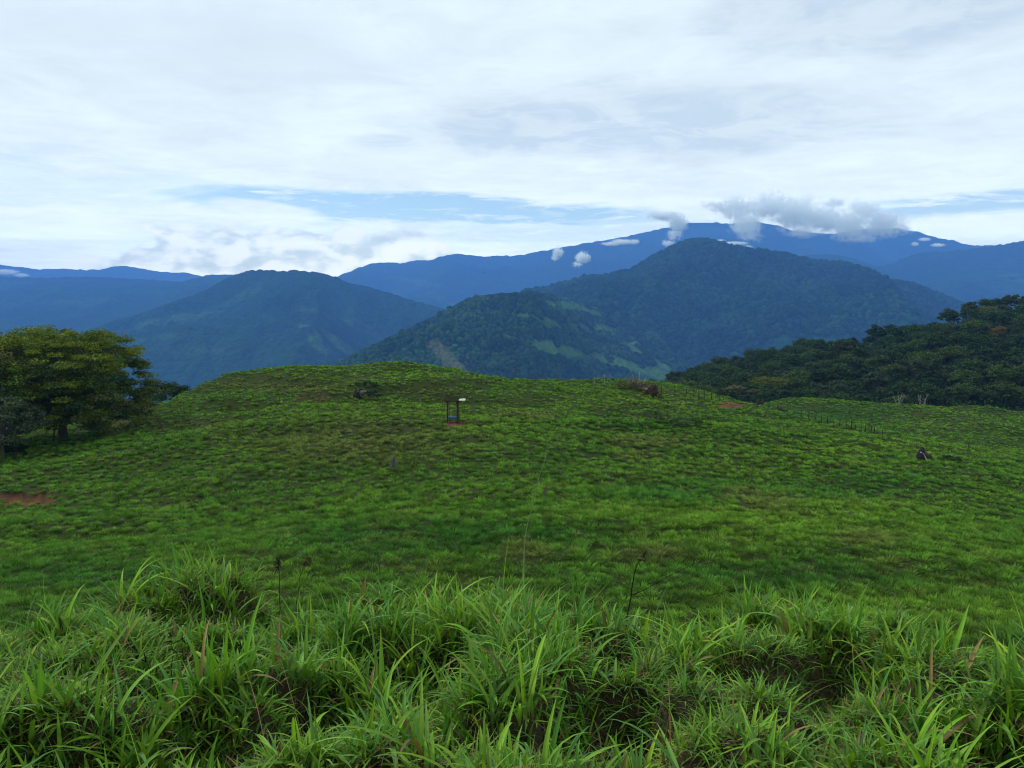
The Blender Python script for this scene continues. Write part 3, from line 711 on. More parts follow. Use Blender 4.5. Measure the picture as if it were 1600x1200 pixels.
# ------------------------------------------------------------------ big spreading tree at the left
rg = np.random.default_rng(11)
B0 = hit(98, 688); TY = B0[1]; U = TY/F*1.01           # metres per pixel there
root = empty('spreading_tree', tuple(B0))
tag(root, 'large spreading rain-forest tree with a yellow-green layered crown at the left edge', 'tree')
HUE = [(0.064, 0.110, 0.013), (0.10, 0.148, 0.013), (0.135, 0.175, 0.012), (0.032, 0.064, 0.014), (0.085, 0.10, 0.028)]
def L(px, py, dy=0.0): return np.array([(px-98)*U, dy, (688-py)*U])
tp_ = [tube(wobble(L(98, 696), L(100, 640), 5, 0.05, rg), [0.60, 0.45, 0.40, 0.38, 0.34], 9, (0.07, 0.06, 0.05), 0.08)]
limbs = [(100,650, 60,580,1.5),(100,645, 150,575,-1.5),(101,642, 105,545,0.5),(100,648, 190,610,1.0),(99,650, 20,600,-1.0),(100,640, 170,540,2.5),(98,650, 45,560,3.0),(100,655, 200,640,-1.5),(99,648, -20,560,0.0),(100,640, 120,590,-4.5),(98,645, 60,620,-4.0)]
for a, b, c, d_, dy in limbs:
    P_ = wobble(L(a, b), L(c, d_, dy), 8, 0.22, rg, 0.3); tp_.append(tube(P_, np.linspace(0.22, 0.05, 8), 7, (0.08, 0.07, 0.06)))
    for q in range(5):
        s0 = P_[3+q % 5 if 3+q % 5 < 8 else 7]; e0 = s0 + np.array([rg.normal(0, 1.6), rg.normal(0, 1.4), rg.uniform(0.2, 1.6)])
        tp_.append(tube(wobble(s0, e0, 5, 0.1, rg), np.linspace(0.08, 0.02, 5), 6, (0.09, 0.08, 0.07)))
v_, q_, c_ = join(tp_); obj('trunk', mesh('trunk', v_, q_, M_bark, c_, True), root)
# crown outline (pixels): upper edge and lower edge against px
ux = [-70,-40,0,25,50,90,140,172,190,200,222,233,240]; uy = [560,545,528,522,511,510,510,512,530,546,556,566,600]
lx = [-70,-20,30,60,85,110,140,170,200,232,240]; ly = [645,668,656,642,640,644,658,668,664,648,618]
pads = []
while len(pads) < 620:
    px_ = rg.uniform(-65, 206); lo, hi = np.interp(px_, lx, ly), np.interp(px_, ux, uy)
    t = rg.random(); py_ = hi + (lo-hi)*t
    depth = 8.6*math.sqrt(max(0.05, 1-((px_-88)/165)**2))*math.sqrt(max(0.08, 1-(2*abs(t-0.55))**2*0.8))
    dy = rg.choice([-1, 1])*depth*rg.uniform(0.55, 1.0) if rg.random() < 0.75 else rg.uniform(-1, 1)*depth
    pr = rg.uniform(0.7, 1.4); p = L(px_, py_, dy); p[2] -= 0.25
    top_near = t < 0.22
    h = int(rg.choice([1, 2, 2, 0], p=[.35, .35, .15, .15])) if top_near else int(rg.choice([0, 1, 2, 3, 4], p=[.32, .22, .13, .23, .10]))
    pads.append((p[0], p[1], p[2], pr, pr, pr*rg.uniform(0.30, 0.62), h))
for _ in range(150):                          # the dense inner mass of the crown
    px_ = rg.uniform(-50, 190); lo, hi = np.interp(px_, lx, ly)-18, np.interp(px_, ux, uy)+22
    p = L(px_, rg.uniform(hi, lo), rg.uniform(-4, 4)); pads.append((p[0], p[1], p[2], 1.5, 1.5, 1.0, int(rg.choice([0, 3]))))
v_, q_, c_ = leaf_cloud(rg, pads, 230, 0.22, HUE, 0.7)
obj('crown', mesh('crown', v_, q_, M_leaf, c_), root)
# leaning dead limb at the foot of the trunk
parts = [tube(wobble(hit(75, 697), hit(98, 684)+np.array([0, -0.5, 0.3]), 7, 0.10, rg), np.linspace(0.16, 0.10, 7), 7, (0.06, 0.05, 0.04)),
         tube(wobble(hit(84, 692)+np.array([0, 0, .1]), hit(86, 692)+np.array([0, -0.2, 1.3]), 5, 0.08, rg), np.linspace(0.10, 0.05, 5), 7, (0.06, 0.05, 0.04)),
         tube(wobble(hit(86, 692)+np.array([0, -0.2, 1.2]), hit(97, 690)+np.array([0, -0.4, 2.2]), 5, 0.08, rg), np.linspace(0.07, 0.04, 5), 7, (0.06, 0.05, 0.04))]
v_, q_, c_ = join(parts); tag(obj('fallen_branch', mesh('fallen_branch', v_, q_, M_bark, c_, True)), 'dark crooked fallen branch leaning at the foot of the big left tree', 'branch')

def small_tree(name, px_, py_, Y_, Wm, Hm, hues, label, cat, npads, nl, leaf, sd, trunk_r=0.15, flat=0.5, zc=0.58):
    rg2 = np.random.default_rng(sd); p = at(px_, py_, Y_); p[2] = min(p[2], p[2]); r_ = empty(name, tuple(p))
    parts = [tube(wobble((0, 0, -0.6), (0.1, 0, Hm*0.6), 5, 0.05, rg2), np.linspace(trunk_r, trunk_r*0.5, 5), 7, (0.10, 0.09, 0.07))]
    pds = []
    for k in range(npads):
        u = rg2.random()*6.283; e = math.asin(rg2.uniform(-0.5, 1)); k_ = rg2.uniform(0.55, 1.0)
        c3 = np.array([Wm*k_*math.cos(e)*math.cos(u), Wm*k_*math.cos(e)*math.sin(u), Hm*(zc+0.40*k_*math.sin(e))])
        pr = Wm*rg2.uniform(0.18, 0.32); pds.append((*c3, pr, pr, pr*flat, int(rg2.integers(0, len(hues)))))
        if k % 4 == 0: parts.append(tube(wobble((0, 0, Hm*0.3), c3, 5, 0.08, rg2), np.linspace(trunk_r*0.5, 0.015, 5), 6, (0.10, 0.09, 0.07)))
    v1, q1, c1 = leaf_cloud(rg2, pds, nl, leaf, hues, 0.6); v2, q2, c2 = join(parts)
    obj('crown', mesh('crown', v1, q1, M_leaf, c1), r_); obj('trunk', mesh('trunk', v2, q2, M_bark, c2, True), r_); tag(r_, label, cat)
    return r_
GREY = [(0.058, 0.090, 0.044), (0.046, 0.074, 0.036), (0.075, 0.105, 0.055)]
DARK = [(0.022, 0.048, 0.014), (0.032, 0.062, 0.016), (0.018, 0.040, 0.014)]
small_tree('broadleaf_tree', 5, 722, 66.0, 3.1, 6.7, GREY, 'grey-green tree cut by the left edge, in front of the big spreading tree', 'tree', 90, 150, 0.22, 31, zc=0.44)
small_tree('shrub', 30, 700, 90.0, 2.2, 3.2, DARK, 'dark shrub on the slope between the grey-green tree and the big trunk', 'shrub', 30, 90, 0.24, 41, zc=0.5)
small_tree('shrub', 62, 697, 92.0, 1.9, 2.9, GREY, 'bluish shrub just left of the big trunk', 'shrub', 26, 90, 0.24, 42, zc=0.5)
small_tree('shrub', 22, 712, 68.0, 1.3, 1.5, DARK, 'low dark shrub at the foot of the grey-green tree by the left edge', 'shrub', 24, 70, 0.18, 43, zc=0.45)
small_tree('broadleaf_tree', 205, 672, 92.0, 3.6, 3.6, GREY, 'low bluish green tree growing under the right side of the big crown', 'tree', 46, 110, 0.26, 32)
small_tree('broadleaf_tree', 145, 676, 92.0, 3.2, 3.4, GREY, 'low bluish green tree right behind the big left trunk', 'tree', 40, 110, 0.26, 33)
small_tree('broadleaf_tree', 85, 682, 108.0, 4.6, 4.6, DARK, 'dark green tree down the far slope, seen just left of the big trunk', 'tree', 50, 100, 0.3, 37)
small_tree('broadleaf_tree', -10, 690, 104.0, 4.6, 5.0, GREY, 'bluish tree down the far slope at the left edge behind the grey-green one', 'tree', 50, 100, 0.3, 38)
small_tree('broadleaf_tree', 165, 668, 112.0, 4.6, 4.2, DARK, 'dark green tree down the far slope, right of the big left trunk', 'tree', 50, 100, 0.3, 39)
small_tree('broadleaf_tree', 252, 640, 112.0, 4.2, 4.2, DARK, 'rounded dark green tree beyond the pasture between the big tree and the crest', 'tree', 50, 110, 0.3, 34)
small_tree('broadleaf_tree', 36, 662, 100.0, 3.4, 4.6, DARK, 'dark green tree behind the slope left of the big left trunk', 'tree', 40, 100, 0.3, 36)
small_tree('shrub', 1487, 727, hit(1487, 724)[1], 0.7, 1.1, DARK, 'small dark green shrub beside the split stump on the right slope', 'shrub', 26, 40, 0.13, 35, 0.03)

# ------------------------------------------------------------------ pasture tussocks (uncountable: one mesh per kind of growth)
rg = np.random.default_rng(3)
sp_ = 0.57
gxs = np.arange(-125, 125, sp_); gys = np.arange(8.0, 172, sp_)
TX, TYY = np.meshgrid(gxs, gys, indexing='ij'); TX = TX + rg.uniform(-0.36, 0.36, TX.shape)*sp_; TYY = TYY + rg.uniform(-0.36, 0.36, TYY.shape)*sp_
m = np.abs(TX) < 0.70*TYY+5; tx, ty = TX[m], TYY[m]
keepp = rg.random(len(tx)) < np.clip(1.25 - ty/160, 0.45, 1); tx, ty = tx[keepp], ty[keepp]
tz = ground(tx, ty); vis = visible(tx, ty, ground(tx, ty, False), 0.6) | (ty < 32); tx, ty, tz = tx[vis], ty[vis], tz[vis]
tc_, ts_ = field_cols(tx, ty, tz)
k = (ts_ < 0.35+0.8*rg.random(len(ts_))) & (ty > edge_y(tx, ty)+2.5); tx, ty, tz, tc_ = tx[k], ty[k], tz[k], tc_[k]
big = fbm(tx/6, ty/6, 3, 101)
BX, BL, BW, BA, BN, BCu, BC = [], [], [], [], [], [], []
for lo, hi, nb in ((0, 26, 90), (26, 45, 66), (45, 75, 44), (75, 400, 24)):
    s = (ty >= lo) & (ty < hi); n = s.sum()
    if not n: continue
    hgt = (0.19 + 0.20*rg.random(n))*(0.75+0.6*big[s]); rad = 0.12 + 0.09*rg.random(n)
    tone = rg.uniform(0.50, 1.42, n)
    a = rg.uniform(0, 2*np.pi, (n, nb)); r_ = rad[:, None]*np.sqrt(rg.random((n, nb)))
    b = np.stack([tx[s][:, None]+r_*np.cos(a), ty[s][:, None]+r_*np.sin(a), np.repeat(tz[s][:, None]-0.03, nb, 1)], -1)
    BX.append(b.reshape(-1, 3)); BL.append((hgt[:, None]*rg.uniform(0.7, 1.08, (n, nb))).ravel())
    wpx = np.maximum(0.014, ty[s]*0.00070); BW.append((wpx[:, None]*rg.uniform(0.8, 1.8, (n, nb))).ravel())
    BA.append((a + rg.normal(0, 0.6, a.shape)).ravel()); BN.append(np.abs((r_/rad[:, None])*0.95 + rg.normal(0, .2, a.shape)).ravel())
    BCu.append(rg.uniform(0.1, 0.9, (n, nb)).ravel())
    c = tc_[s][:, None, :]*tone[:, None, None]*rg.uniform(0.85, 1.2, (n, nb, 1)); BC.append(c.reshape(-1, 3))
# short turf between the tussocks where the field is near
n = 26000; fy = np.sqrt(rg.uniform(8**2, 40**2, n)); fx = rg.uniform(-1, 1, n)*(0.7*fy+4); fz = ground(fx, fy); fc, fs = field_cols(fx, fy, fz)
k = (visible(fx, fy, fz, 0.5) | (fy < 30)) & (fs < 0.4) & (fy > edge_y(fx, fy)+2.0); fx, fy, fz, fc = fx[k], fy[k], fz[k], fc[k]; n = len(fx); nb = 12
a = rg.uniform(0, 2*np.pi, (n, nb)); r_ = 0.16*np.sqrt(rg.random((n, nb)))
BX.append(np.stack([fx[:, None]+r_*np.cos(a), fy[:, None]+r_*np.sin(a), np.repeat(fz[:, None]-0.02, nb, 1)], -1).reshape(-1, 3))
BL.append(rg.uniform(0.06, 0.17, n*nb)); BW.append(rg.uniform(0.012, 0.028, n*nb)*np.repeat(np.maximum(1, fy/28), nb)); BA.append(a.ravel()); BN.append(np.abs(rg.normal(0.4, 0.3, n*nb))); BCu.append(rg.uniform(0.2, 1.0, n*nb))
BC.append((fc[:, None, :]*rg.uniform(0.6, 1.15, (n, 1, 1))*rg.uniform(0.85, 1.15, (n, nb, 1))).reshape(-1, 3))
B_ = np.concatenate(BX); L_ = np.concatenate(BL); W_ = np.concatenate(BW); A_ = np.concatenate(BA); N_ = np.concatenate(BN); K_ = np.concatenate(BCu); C_ = np.concatenate(BC)
v_, q_, c_ = blades(B_, L_, W_, A_, N_, K_, 2, C_, C0=C_*0.28)  # dead blade feet, darkened further to paint the shade between tussocks
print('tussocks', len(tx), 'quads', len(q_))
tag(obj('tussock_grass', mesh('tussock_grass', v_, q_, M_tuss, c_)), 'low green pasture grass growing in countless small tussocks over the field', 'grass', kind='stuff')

# ------------------------------------------------------------------ tall grass on the bank in front of the camera
GC = np.array([[0.100, 0.250, 0.018], [0.165, 0.33, 0.020], [0.055, 0.185, 0.026], [0.110, 0.235, 0.058], [0.21, 0.35, 0.026]])
BROWNB = np.array([0.10, 0.062, 0.03])
def put_blades(cx, cy, nb, L0, L1, W0, W1, spread, lean, curl, rgx, tone=None, dead=0.0):
    n = len(cx); a = rgx.uniform(0, 2*np.pi, (n, nb)); r_ = spread*np.sqrt(rgx.random((n, nb)))
    x = cx[:, None]+r_*np.cos(a); y = cy[:, None]+r_*np.sin(a); z = ground(x, y)-0.01
    base_ = np.stack([x, y, z], -1).reshape(-1, 3)
    Ls = rgx.uniform(L0, L1, (n, nb))*(tone[:, None] if tone is not None else 1)
    Ws = rgx.uniform(W0, W1, (n, nb)); ln = np.abs(rgx.normal(lean, lean*0.6, (n, nb))); cu = np.abs(rgx.normal(curl, curl*0.5, (n, nb)))
    hue = GC[rgx.integers(0, len(GC), n)][:, None, :]*0.6 + GC[rgx.integers(0, len(GC), (n, nb))]*0.4
    c = hue*rgx.uniform(0.7, 1.3, (n, nb, 1))
    dd = (rgx.random((n, nb)) < dead)[..., None]; c = np.where(dd, np.array([0.22, 0.155, 0.06])*rgx.uniform(0.5, 1.2, (n, nb, 1)), c)
    az_ = a + rgx.normal(0, 0.7, a.shape) if spread < 0.07 else rgx.uniform(0, 2*np.pi, a.shape)
    c = c.reshape(-1, 3)
    return base_, Ls.ravel(), Ws.ravel(), az_.ravel(), ln.ravel(), cu.ravel(), c
def px_to_bank(px, py):
    x, y, z = ray(px, py); k = np.linspace(1.2, 9, 300); g = ground(x/y*k, k, False)
    i = np.argmax(z/y*k < g)
    if not (z/y*k < g).any():                 # the sight line passes over the lip of the bank: stand at the lip
        Y = 4.5
        for _ in range(5): Y = float(edge_y(x/y*Y, Y))-0.05
        return x/y*Y, Y
    return x/y*k[i], k[i]
rg = np.random.default_rng(17)
GAPS = [(150,935,50,26),(330,940,60,26),(30,1000,50,22),(235,1015,50,12),(610,1010,60,16),(110,1130,60,16),(850,1115,70,16),(420,1060,26,14),(1380,1095,40,18),(1160,1010,60,18),
        (760,1075,50,14),(980,1000,24,20),(40,1190,60,16),(1040,1150,60,14),(1480,1120,40,14),(360,1150,50,14),(1250,1060,60,14),(690,1190,60,14),(1560,1040,40,10)]
def scatter_bank(n, y0, y1, thr=None, seed=0, past=0.35, gap=1.0):
    y = np.sqrt(rg.uniform(y0*y0, y1*y1, n)); x = rg.uniform(-1, 1, n)*(0.78*y+1.7)
    k = y < edge_y(x, y)+past
    px, py = project(np.stack([x, y, ground(x, y, False)], -1))
    g_ = ell(px, py, GAPS, 0.3); k &= rg.random(n) > g_*gap
    if thr is not None: k &= fbm(x*2.2, y*2.2, 3, 201+seed) > thr
    return x[k], y[k]
LOWZ = [(1190,1120,130,60),(1010,1160,90,50),(140,1085,100,34),(1330,1180,70,40),(420,1185,60,30),(620,1075,40,20),(950,1090,40,30),(40,1090,50,30),(1450,1060,40,20)]
def lowz(x, y):
    px, py = project(np.stack([x, y, ground(x, y, False)], -1)); return ell(px, py, LOWZ, 0.35)
def crel(x, y):                               # hummock tops carry the longer leaves
    return sstep(0.2, 0.8, fbm(x*2.6+5, y*2.9, 3, 19))
# brown thatch and bare roots low on the bank
x, y = scatter_bank(22000, 1.0, 6.5, None, 0, 1.0, 0.0)
a1 = put_blades(x, y, 6, 0.04, 0.17, 0.002, 0.006, 0.06, 1.0, 0.9, rg)
thc = np.array([0.105, 0.070, 0.040])*rg.uniform(0.25, 1.5, (len(a1[0]), 1))
v_, q_, c_ = blades(*a1[:6], 3, thc)
tag(obj('dry_thatch', mesh('dry_thatch', v_, q_, M_dry, c_)), 'brown dead grass and fine roots matted low on the near bank', 'dead grass', kind='stuff')
# fine low grass and small leafy shoots
x, y = scatter_bank(36000, 1.0, 7.5, 0.34, 1, 2.0, 0.40)
a2 = put_blades(x, y, 8, 0.05, 0.15, 0.004, 0.010, 0.05, 0.7, 1.1, rg, dead=0.08)
v2 = blades(*a2[:6], 4, a2[6]*0.9)
x, y = scatter_bank(13000, 3.2, 9.0, 0.30, 11, 3.2, 0.6); k = y > edge_y(x, y)-0.3; x, y = x[k], y[k]
a7 = put_blades(x, y, 8, 0.07, 0.22, 0.006, 0.013, 0.09, 0.5, 0.9, rg, dead=0.06)
v7 = blades(*a7[:6], 4, a7[6]*0.9)
x, y = scatter_bank(12800, 1.0, 6.5, 0.33, 7, 0.5, 0.45)
a6 = put_blades(x, y, 9, 0.06, 0.16, 0.009, 0.016, 0.035, 0.8, 0.9, rg, dead=0.05)
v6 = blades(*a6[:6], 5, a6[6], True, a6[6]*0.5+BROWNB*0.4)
# medium leaf tufts
x, y = scatter_bank(7000, 1.2, 6.2, 0.38, 2, 0.3, 0.65)
k = rg.random(len(x)) > 0.93*lowz(x, y); x, y = x[k], y[k]
a3 = put_blades(x, y, 9, 0.10, 0.23, 0.009, 0.020, 0.10, 0.55, 1.0, rg, tone=0.6+0.6*crel(x, y), dead=0.06)
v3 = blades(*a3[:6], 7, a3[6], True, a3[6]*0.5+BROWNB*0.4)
# tall tufts: scattered ...
x, y = scatter_bank(220, 2.0, 5.6, 0.46, 3, 0.1, 0.9)
# ... and the clumps that stand out in the photograph
CL = []
for px_, py_, n, sp in [(250,925,12,0.35),(330,925,10,0.3),(200,930,7,0.25),(480,1000,14,0.3),(550,1000,20,0.3),(640,1000,16,0.35),(700,1010,12,0.3),(780,1005,12,0.35),(860,1000,14,0.3),
                        (930,1010,8,0.3),(1030,1000,12,0.25),(1180,985,15,0.25),(1235,990,24,0.25),(1290,1000,14,0.25),(1100,1050,10,0.2),(1400,1100,14,0.2),(1500,1170,14,0.18),(1570,1190,20,0.2),
                        (490,1090,12,0.2),(560,1120,8,0.15),(770,1120,12,0.2),(300,1150,12,0.18),(60,1160,9,0.18),(190,1190,8,0.14),(60,985,8,0.3),(20,1000,8,0.25),(880,1180,8,0.15),(640,1180,8,0.15)]:
    bx, by = px_to_bank(px_, py_)
    CL.append(np.stack([bx + rg.normal(0, sp*0.6, n), by + rg.normal(0, sp*0.35, n)], 1))
CL = np.concatenate(CL); x = np.concatenate([x, CL[:, 0]]); y = np.concatenate([y, CL[:, 1]])
k = (y < edge_y(x, y)+0.25) & (rg.random(len(x)) > lowz(x, y)); x, y = x[k], y[k]
a4 = put_blades(x, y, 8, 0.14, 0.38, 0.011, 0.026, 0.09, 0.38, 0.95, rg, tone=rg.uniform(0.7, 1.15, len(x)), dead=0.05)
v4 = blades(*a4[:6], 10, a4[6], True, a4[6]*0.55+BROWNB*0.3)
v_, q_, c_ = join([v2, v7, v6, v3, v4]); print('bank quads', len(q_))
tag(obj('bank_grass', mesh('bank_grass', v_, q_, M_grass, c_)), 'lush tall broad-bladed grass covering the near bank in the foreground', 'grass', kind='stuff')
# wiry long stalks sticking out of the mass
x, y = scatter_bank(260, 2.2, 5.2, None, 5, 0.1)
a5 = put_blades(x, y, 1, 0.28, 0.55, 0.003, 0.005, 0.02, 0.3, 0.9, rg, dead=0.3)
v_, q_, c_ = blades(*a5[:6], 9, a5[6]*1.1)
tag(obj('grass_stalks', mesh('grass_stalks', v_, q_, M_dry, c_)), 'thin arching flower stalks standing above the near bank grass', 'grass stalks', kind='stuff')

# single weed stems that stand out against the pasture
def stem(px0, py0, ptsx, Y_, r0, cc_, label, head=0, sd=0, branches=()):
    rg2 = np.random.default_rng(sd); bx, by = px_to_bank(px0, py0); b = np.array([bx, by, float(ground(np.array([bx]), np.array([by]))[0])-0.02])
    path = [b] + [at(a_, b_, Y_) for a_, b_ in ptsx]; path = np.array(path)
    t = np.linspace(0, 1, len(path)); tt = np.linspace(0, 1, 14); P_ = np.stack([np.interp(tt, t, path[:, i]) for i in range(3)], 1)
    P_[1:-1] += rg2.normal(0, 0.003, (12, 3)); root_ = empty('weed', tuple(b)); P_ = P_-b
    parts = [tube(P_, np.linspace(r0, r0*0.35, 14), 6, cc_)]
    for st, ptsb in branches:
        s0 = P_[int(st*13)]; e = [s0] + [at(a_, b_, Y_)-b for a_, b_ in ptsb]; parts.append(tube(np.array(e), np.linspace(r0*0.6, r0*0.25, len(e)), 6, cc_))
        if head:
            for q in range(head):
                u = np.array(e[-1]) + rg2.normal(0, 0.008, 3); parts.append(tube([u, u+rg2.normal(0, 0.012, 3)], [0.003, 0.0015], 6, cc_))
    v1, q1, c1 = join(parts); obj('stem', mesh('stem', v1, q1, M_dry, c1, True), root_)
    if head:
        hp = []
        for q in range(head*3):
            s0 = P_[13 - int(rg2.integers(0, 4))]; d_ = rg2.normal(0, 0.016, 3); hp.append(tube([s0, s0+d_*0.6, s0+d_], [0.0015, 0.003, 0.001], 6, cc_))
        v1, q1, c1 = join(hp); obj('seed_head', mesh('seed_head', v1, q1, M_dry, c1, True), root_)
    tag(root_, label, 'weed'); return root_
DKS = (0.020, 0.016, 0.014)
stem(972, 985, [(985, 940), (990, 900), (998, 880), (1008, 864)], 4.5, 0.0045, DKS, 'dark bare weed stem leaning right above the bank grass, right of centre', 5, 1, [(0.35, [(1010, 920), (1045, 900), (1095, 876)])])
stem(437, 965, [(437, 920), (436, 890), (434, 874)], 4.7, 0.003, DKS, 'dark dried seed head on an upright stem left of centre', 12, 2)
stem(462, 960, [(464, 915), (472, 890), (484, 872)], 4.7, 0.003, (0.05, 0.03, 0.022), 'reddish brown dried weed beside the dark seed head', 10, 3)
stem(815, 950, [(820, 840), (830, 790), (842, 745), (853, 712)], 4.6, 0.0050, (0.16, 0.20, 0.09), 'tall thin pale grass stalk leaning across the middle of the pasture', 0, 4)
stem(268, 1100, [(268, 1060), (270, 1020), (268, 995)], 3.2, 0.0025, DKS, 'thin dark upright weed stem, leftmost of three in the left foreground', 2, 5)
stem(282, 1110, [(284, 1060), (287, 1010), (283, 975)], 3.2, 0.0025, DKS, 'thin dark weed stem, middle one of three in the left foreground', 2, 6)
stem(250, 1100, [(240, 1060), (225, 1020)], 3.2, 0.0025, DKS, 'thin dark weed stem leaning left in the left foreground', 2, 7)
stem(895, 1130, [(893, 1090), (889, 1062)], 3.1, 0.003, (0.30, 0.28, 0.05), 'small yellow-green flowering sedge in the middle of the foreground grass', 14, 8)
stem(722, 960, [(700, 905), (680, 880), (662, 862)], 4.6, 0.0025, (0.10, 0.13, 0.06), 'thin green stalk leaning left at the top edge of the bank', 0, 9)
stem(870, 950, [(870, 905), (869, 868)], 4.6, 0.0035, (0.11, 0.2, 0.05), 'short pale upright grass spike right of the tall leaning stalk', 0, 10)

# ------------------------------------------------------------------ cattle salt lick under its little roof
WOOD = (0.085, 0.070, 0.050); DWOOD = (0.035, 0.030, 0.026)
h = hit(708, 661); HY_ = h[1]; u = HY_/F*1.008
sh = empty('salt_lick_shelter', tuple(h)); tag(sh, 'small open cattle salt lick on wooden posts with a mossy tin roof', 'shelter')
for (xa, xb, yo, r_, cc_) in ((-8.6, -8.2, -0.35, 0.055, DWOOD), (-6.6, -6.8, 0.35, 0.05, WOOD), (8.2, 7.0, -0.35, 0.075, DWOOD), (9.6, 8.4, 0.35, 0.05, WOOD)):
    rg2 = np.random.default_rng(int(abs(xa*10)+yo*10)+40); v_, q_, c_ = tube(wobble((xa*u, yo, -0.3), (xb*u, yo, 34.5*u), 7, 0.012, rg2), np.linspace(r_*1.15, r_*0.9, 7), 8, cc_, 0.12)
    obj('post', mesh('post', v_, q_, M_wood, c_, True), sh)
for yo, zz in ((-0.43, 14.5), (0.42, 13.5)):
    v_, q_, c_ = tube(wobble((-9.5*u, yo, zz*u), (9.5*u, yo, zz*u*0.98), 6, 0.01, np.random.default_rng(4)), 0.03, 7, WOOD); obj('rail', mesh('rail', v_, q_, M_wood, c_, True), sh)
for yo in (-0.35, 0.35):
    v_, q_, c_ = tube(wobble((-12*u, yo, 34.6*u), (13*u, yo, 35.0*u), 6, 0.01, np.random.default_rng(5)), 0.045, 7, DWOOD); obj('beam', mesh('beam', v_, q_, M_wood, c_, True), sh)  # beams darkened and thickened to paint in the shadow under the roof
# corrugated sheets, sloping down towards the viewer; the right one a lighter piece, its white lit edge painted in
def sheet(x0, x1, y0, y1, z0, z1, c_, nrib):
    xs = np.linspace(x0, x1, nrib*6+1); ys = np.linspace(y0, y1, 5); X, Y = np.meshgrid(xs, ys, indexing='ij')
    Z = z0 + (z1-z0)*(Y-y0)/(y1-y0) + 0.014*np.sin((X-x0)/(x1-x0)*2*np.pi*nrib) + 0.012*(vn(X*3, Y*3, 3)-0.5)
    V = np.stack([np.stack([X, Y, Z], -1), np.stack([X, Y, Z-0.006], -1)]).reshape(-1, 3); n0, n1 = X.shape; o_ = n0*n1
    i = np.arange(n0-1)[:, None]*n1; j = np.arange(n1-1)[None, :]; q = np.stack([i+j, i+n1+j, i+n1+j+1, i+j+1], -1).reshape(-1, 4)
    e = [[j, j+1, j+1+o_, j+o_] for j in range(n1-1)] + [[(n0-1)*n1+j, (n0-1)*n1+j+o_, (n0-1)*n1+j+1+o_, (n0-1)*n1+j+1] for j in range(n1-1)]
    e += [[i_*n1, i_*n1+o_, (i_+1)*n1+o_, (i_+1)*n1] for i_ in range(n0-1)] + [[i_*n1+n1-1, (i_+1)*n1+n1-1, (i_+1)*n1+n1-1+o_, i_*n1+n1-1+o_] for i_ in range(n0-1)]
    return V, np.concatenate([q, q[:, ::-1]+o_, np.array(e)]), np.tile(np.array(c_), (len(V), 1))
v_, q_, c_ = sheet(-14*u, 11*u, -0.85, 0.95, 35.8*u, 39.0*u, (0.022, 0.030, 0.012), 14); obj('roof_sheet', mesh('roof_sheet', v_, q_, M_sheet, c_, True), sh)
v_, q_, c_ = sheet(10*u, 20*u, -0.80, 0.3, 36.9*u, 37.2*u, (0.46, 0.50, 0.45), 5)
tag(obj('roof_sheet', mesh('roof_sheet', v_, q_, M_sheet, c_, True), sh), 'pale bent roof sheet at the right end')
# trough cut from a blue plastic drum
n_ = 15; ph = np.linspace(np.pi, 2*np.pi, n_); xs = np.linspace(-7.6*u, 6.6*u, 9); R0 = 0.23
X, PHI = np.meshgrid(xs, ph, indexing='ij'); rib = 1 + 0.03*np.cos((X-xs[0])/(xs[-1]-xs[0])*2*np.pi*4)
Vo = np.stack([X, R0*rib*np.cos(PHI), 0.52+R0*rib*np.sin(PHI)*1.0], -1).reshape(-1, 3); Vi = np.stack([X, (R0-.012)*rib*np.cos(PHI), 0.522+(R0-.012)*rib*np.sin(PHI)], -1).reshape(-1, 3); o_ = len(Vo)
i = np.arange(8)[:, None]*n_; j = np.arange(n_-1)[None, :]; q = np.stack([i+j, i+n_+j, i+n_+j+1, i+j+1], -1).reshape(-1, 4)
rim = [[k_*n_, (k_+1)*n_, (k_+1)*n_+o_, k_*n_+o_] for k_ in range(8)] + [[k_*n_+n_-1, k_*n_+n_-1+o_, (k_+1)*n_+n_-1+o_, (k_+1)*n_+n_-1] for k_ in range(8)]
caps = []
for s in (0, 8*n_):
    for k_ in range(n_//2): caps.append([s+k_, s+k_+1, s+n_-2-k_, s+n_-1-k_])
V = np.concatenate([Vo, Vi]); Qn = np.concatenate([q, q[:, ::-1]+o_, np.array(rim), np.array(caps)])
tr = obj('trough', mesh('trough', V, Qn, M_blue, np.tile(np.array([0.05, 0.24, 0.42]), (len(V), 1)), True), sh)
for xo in (-5.5*u, 4.5*u):
    v_, q_, c_ = box((xo, 0, 0.15), (0.09, 0.5, 0.44), 0.05, WOOD); obj('trough_support', mesh('trough_support', v_, q_, M_wood, c_), sh)
v_, q_, c_ = box((-0.5*u, 0, 0.45), (12.5*u, 0.36, 0.05), 0, (0.30, 0.30, 0.27)); obj('salt', mesh('salt', v_, q_, M_wood, c_), tr)

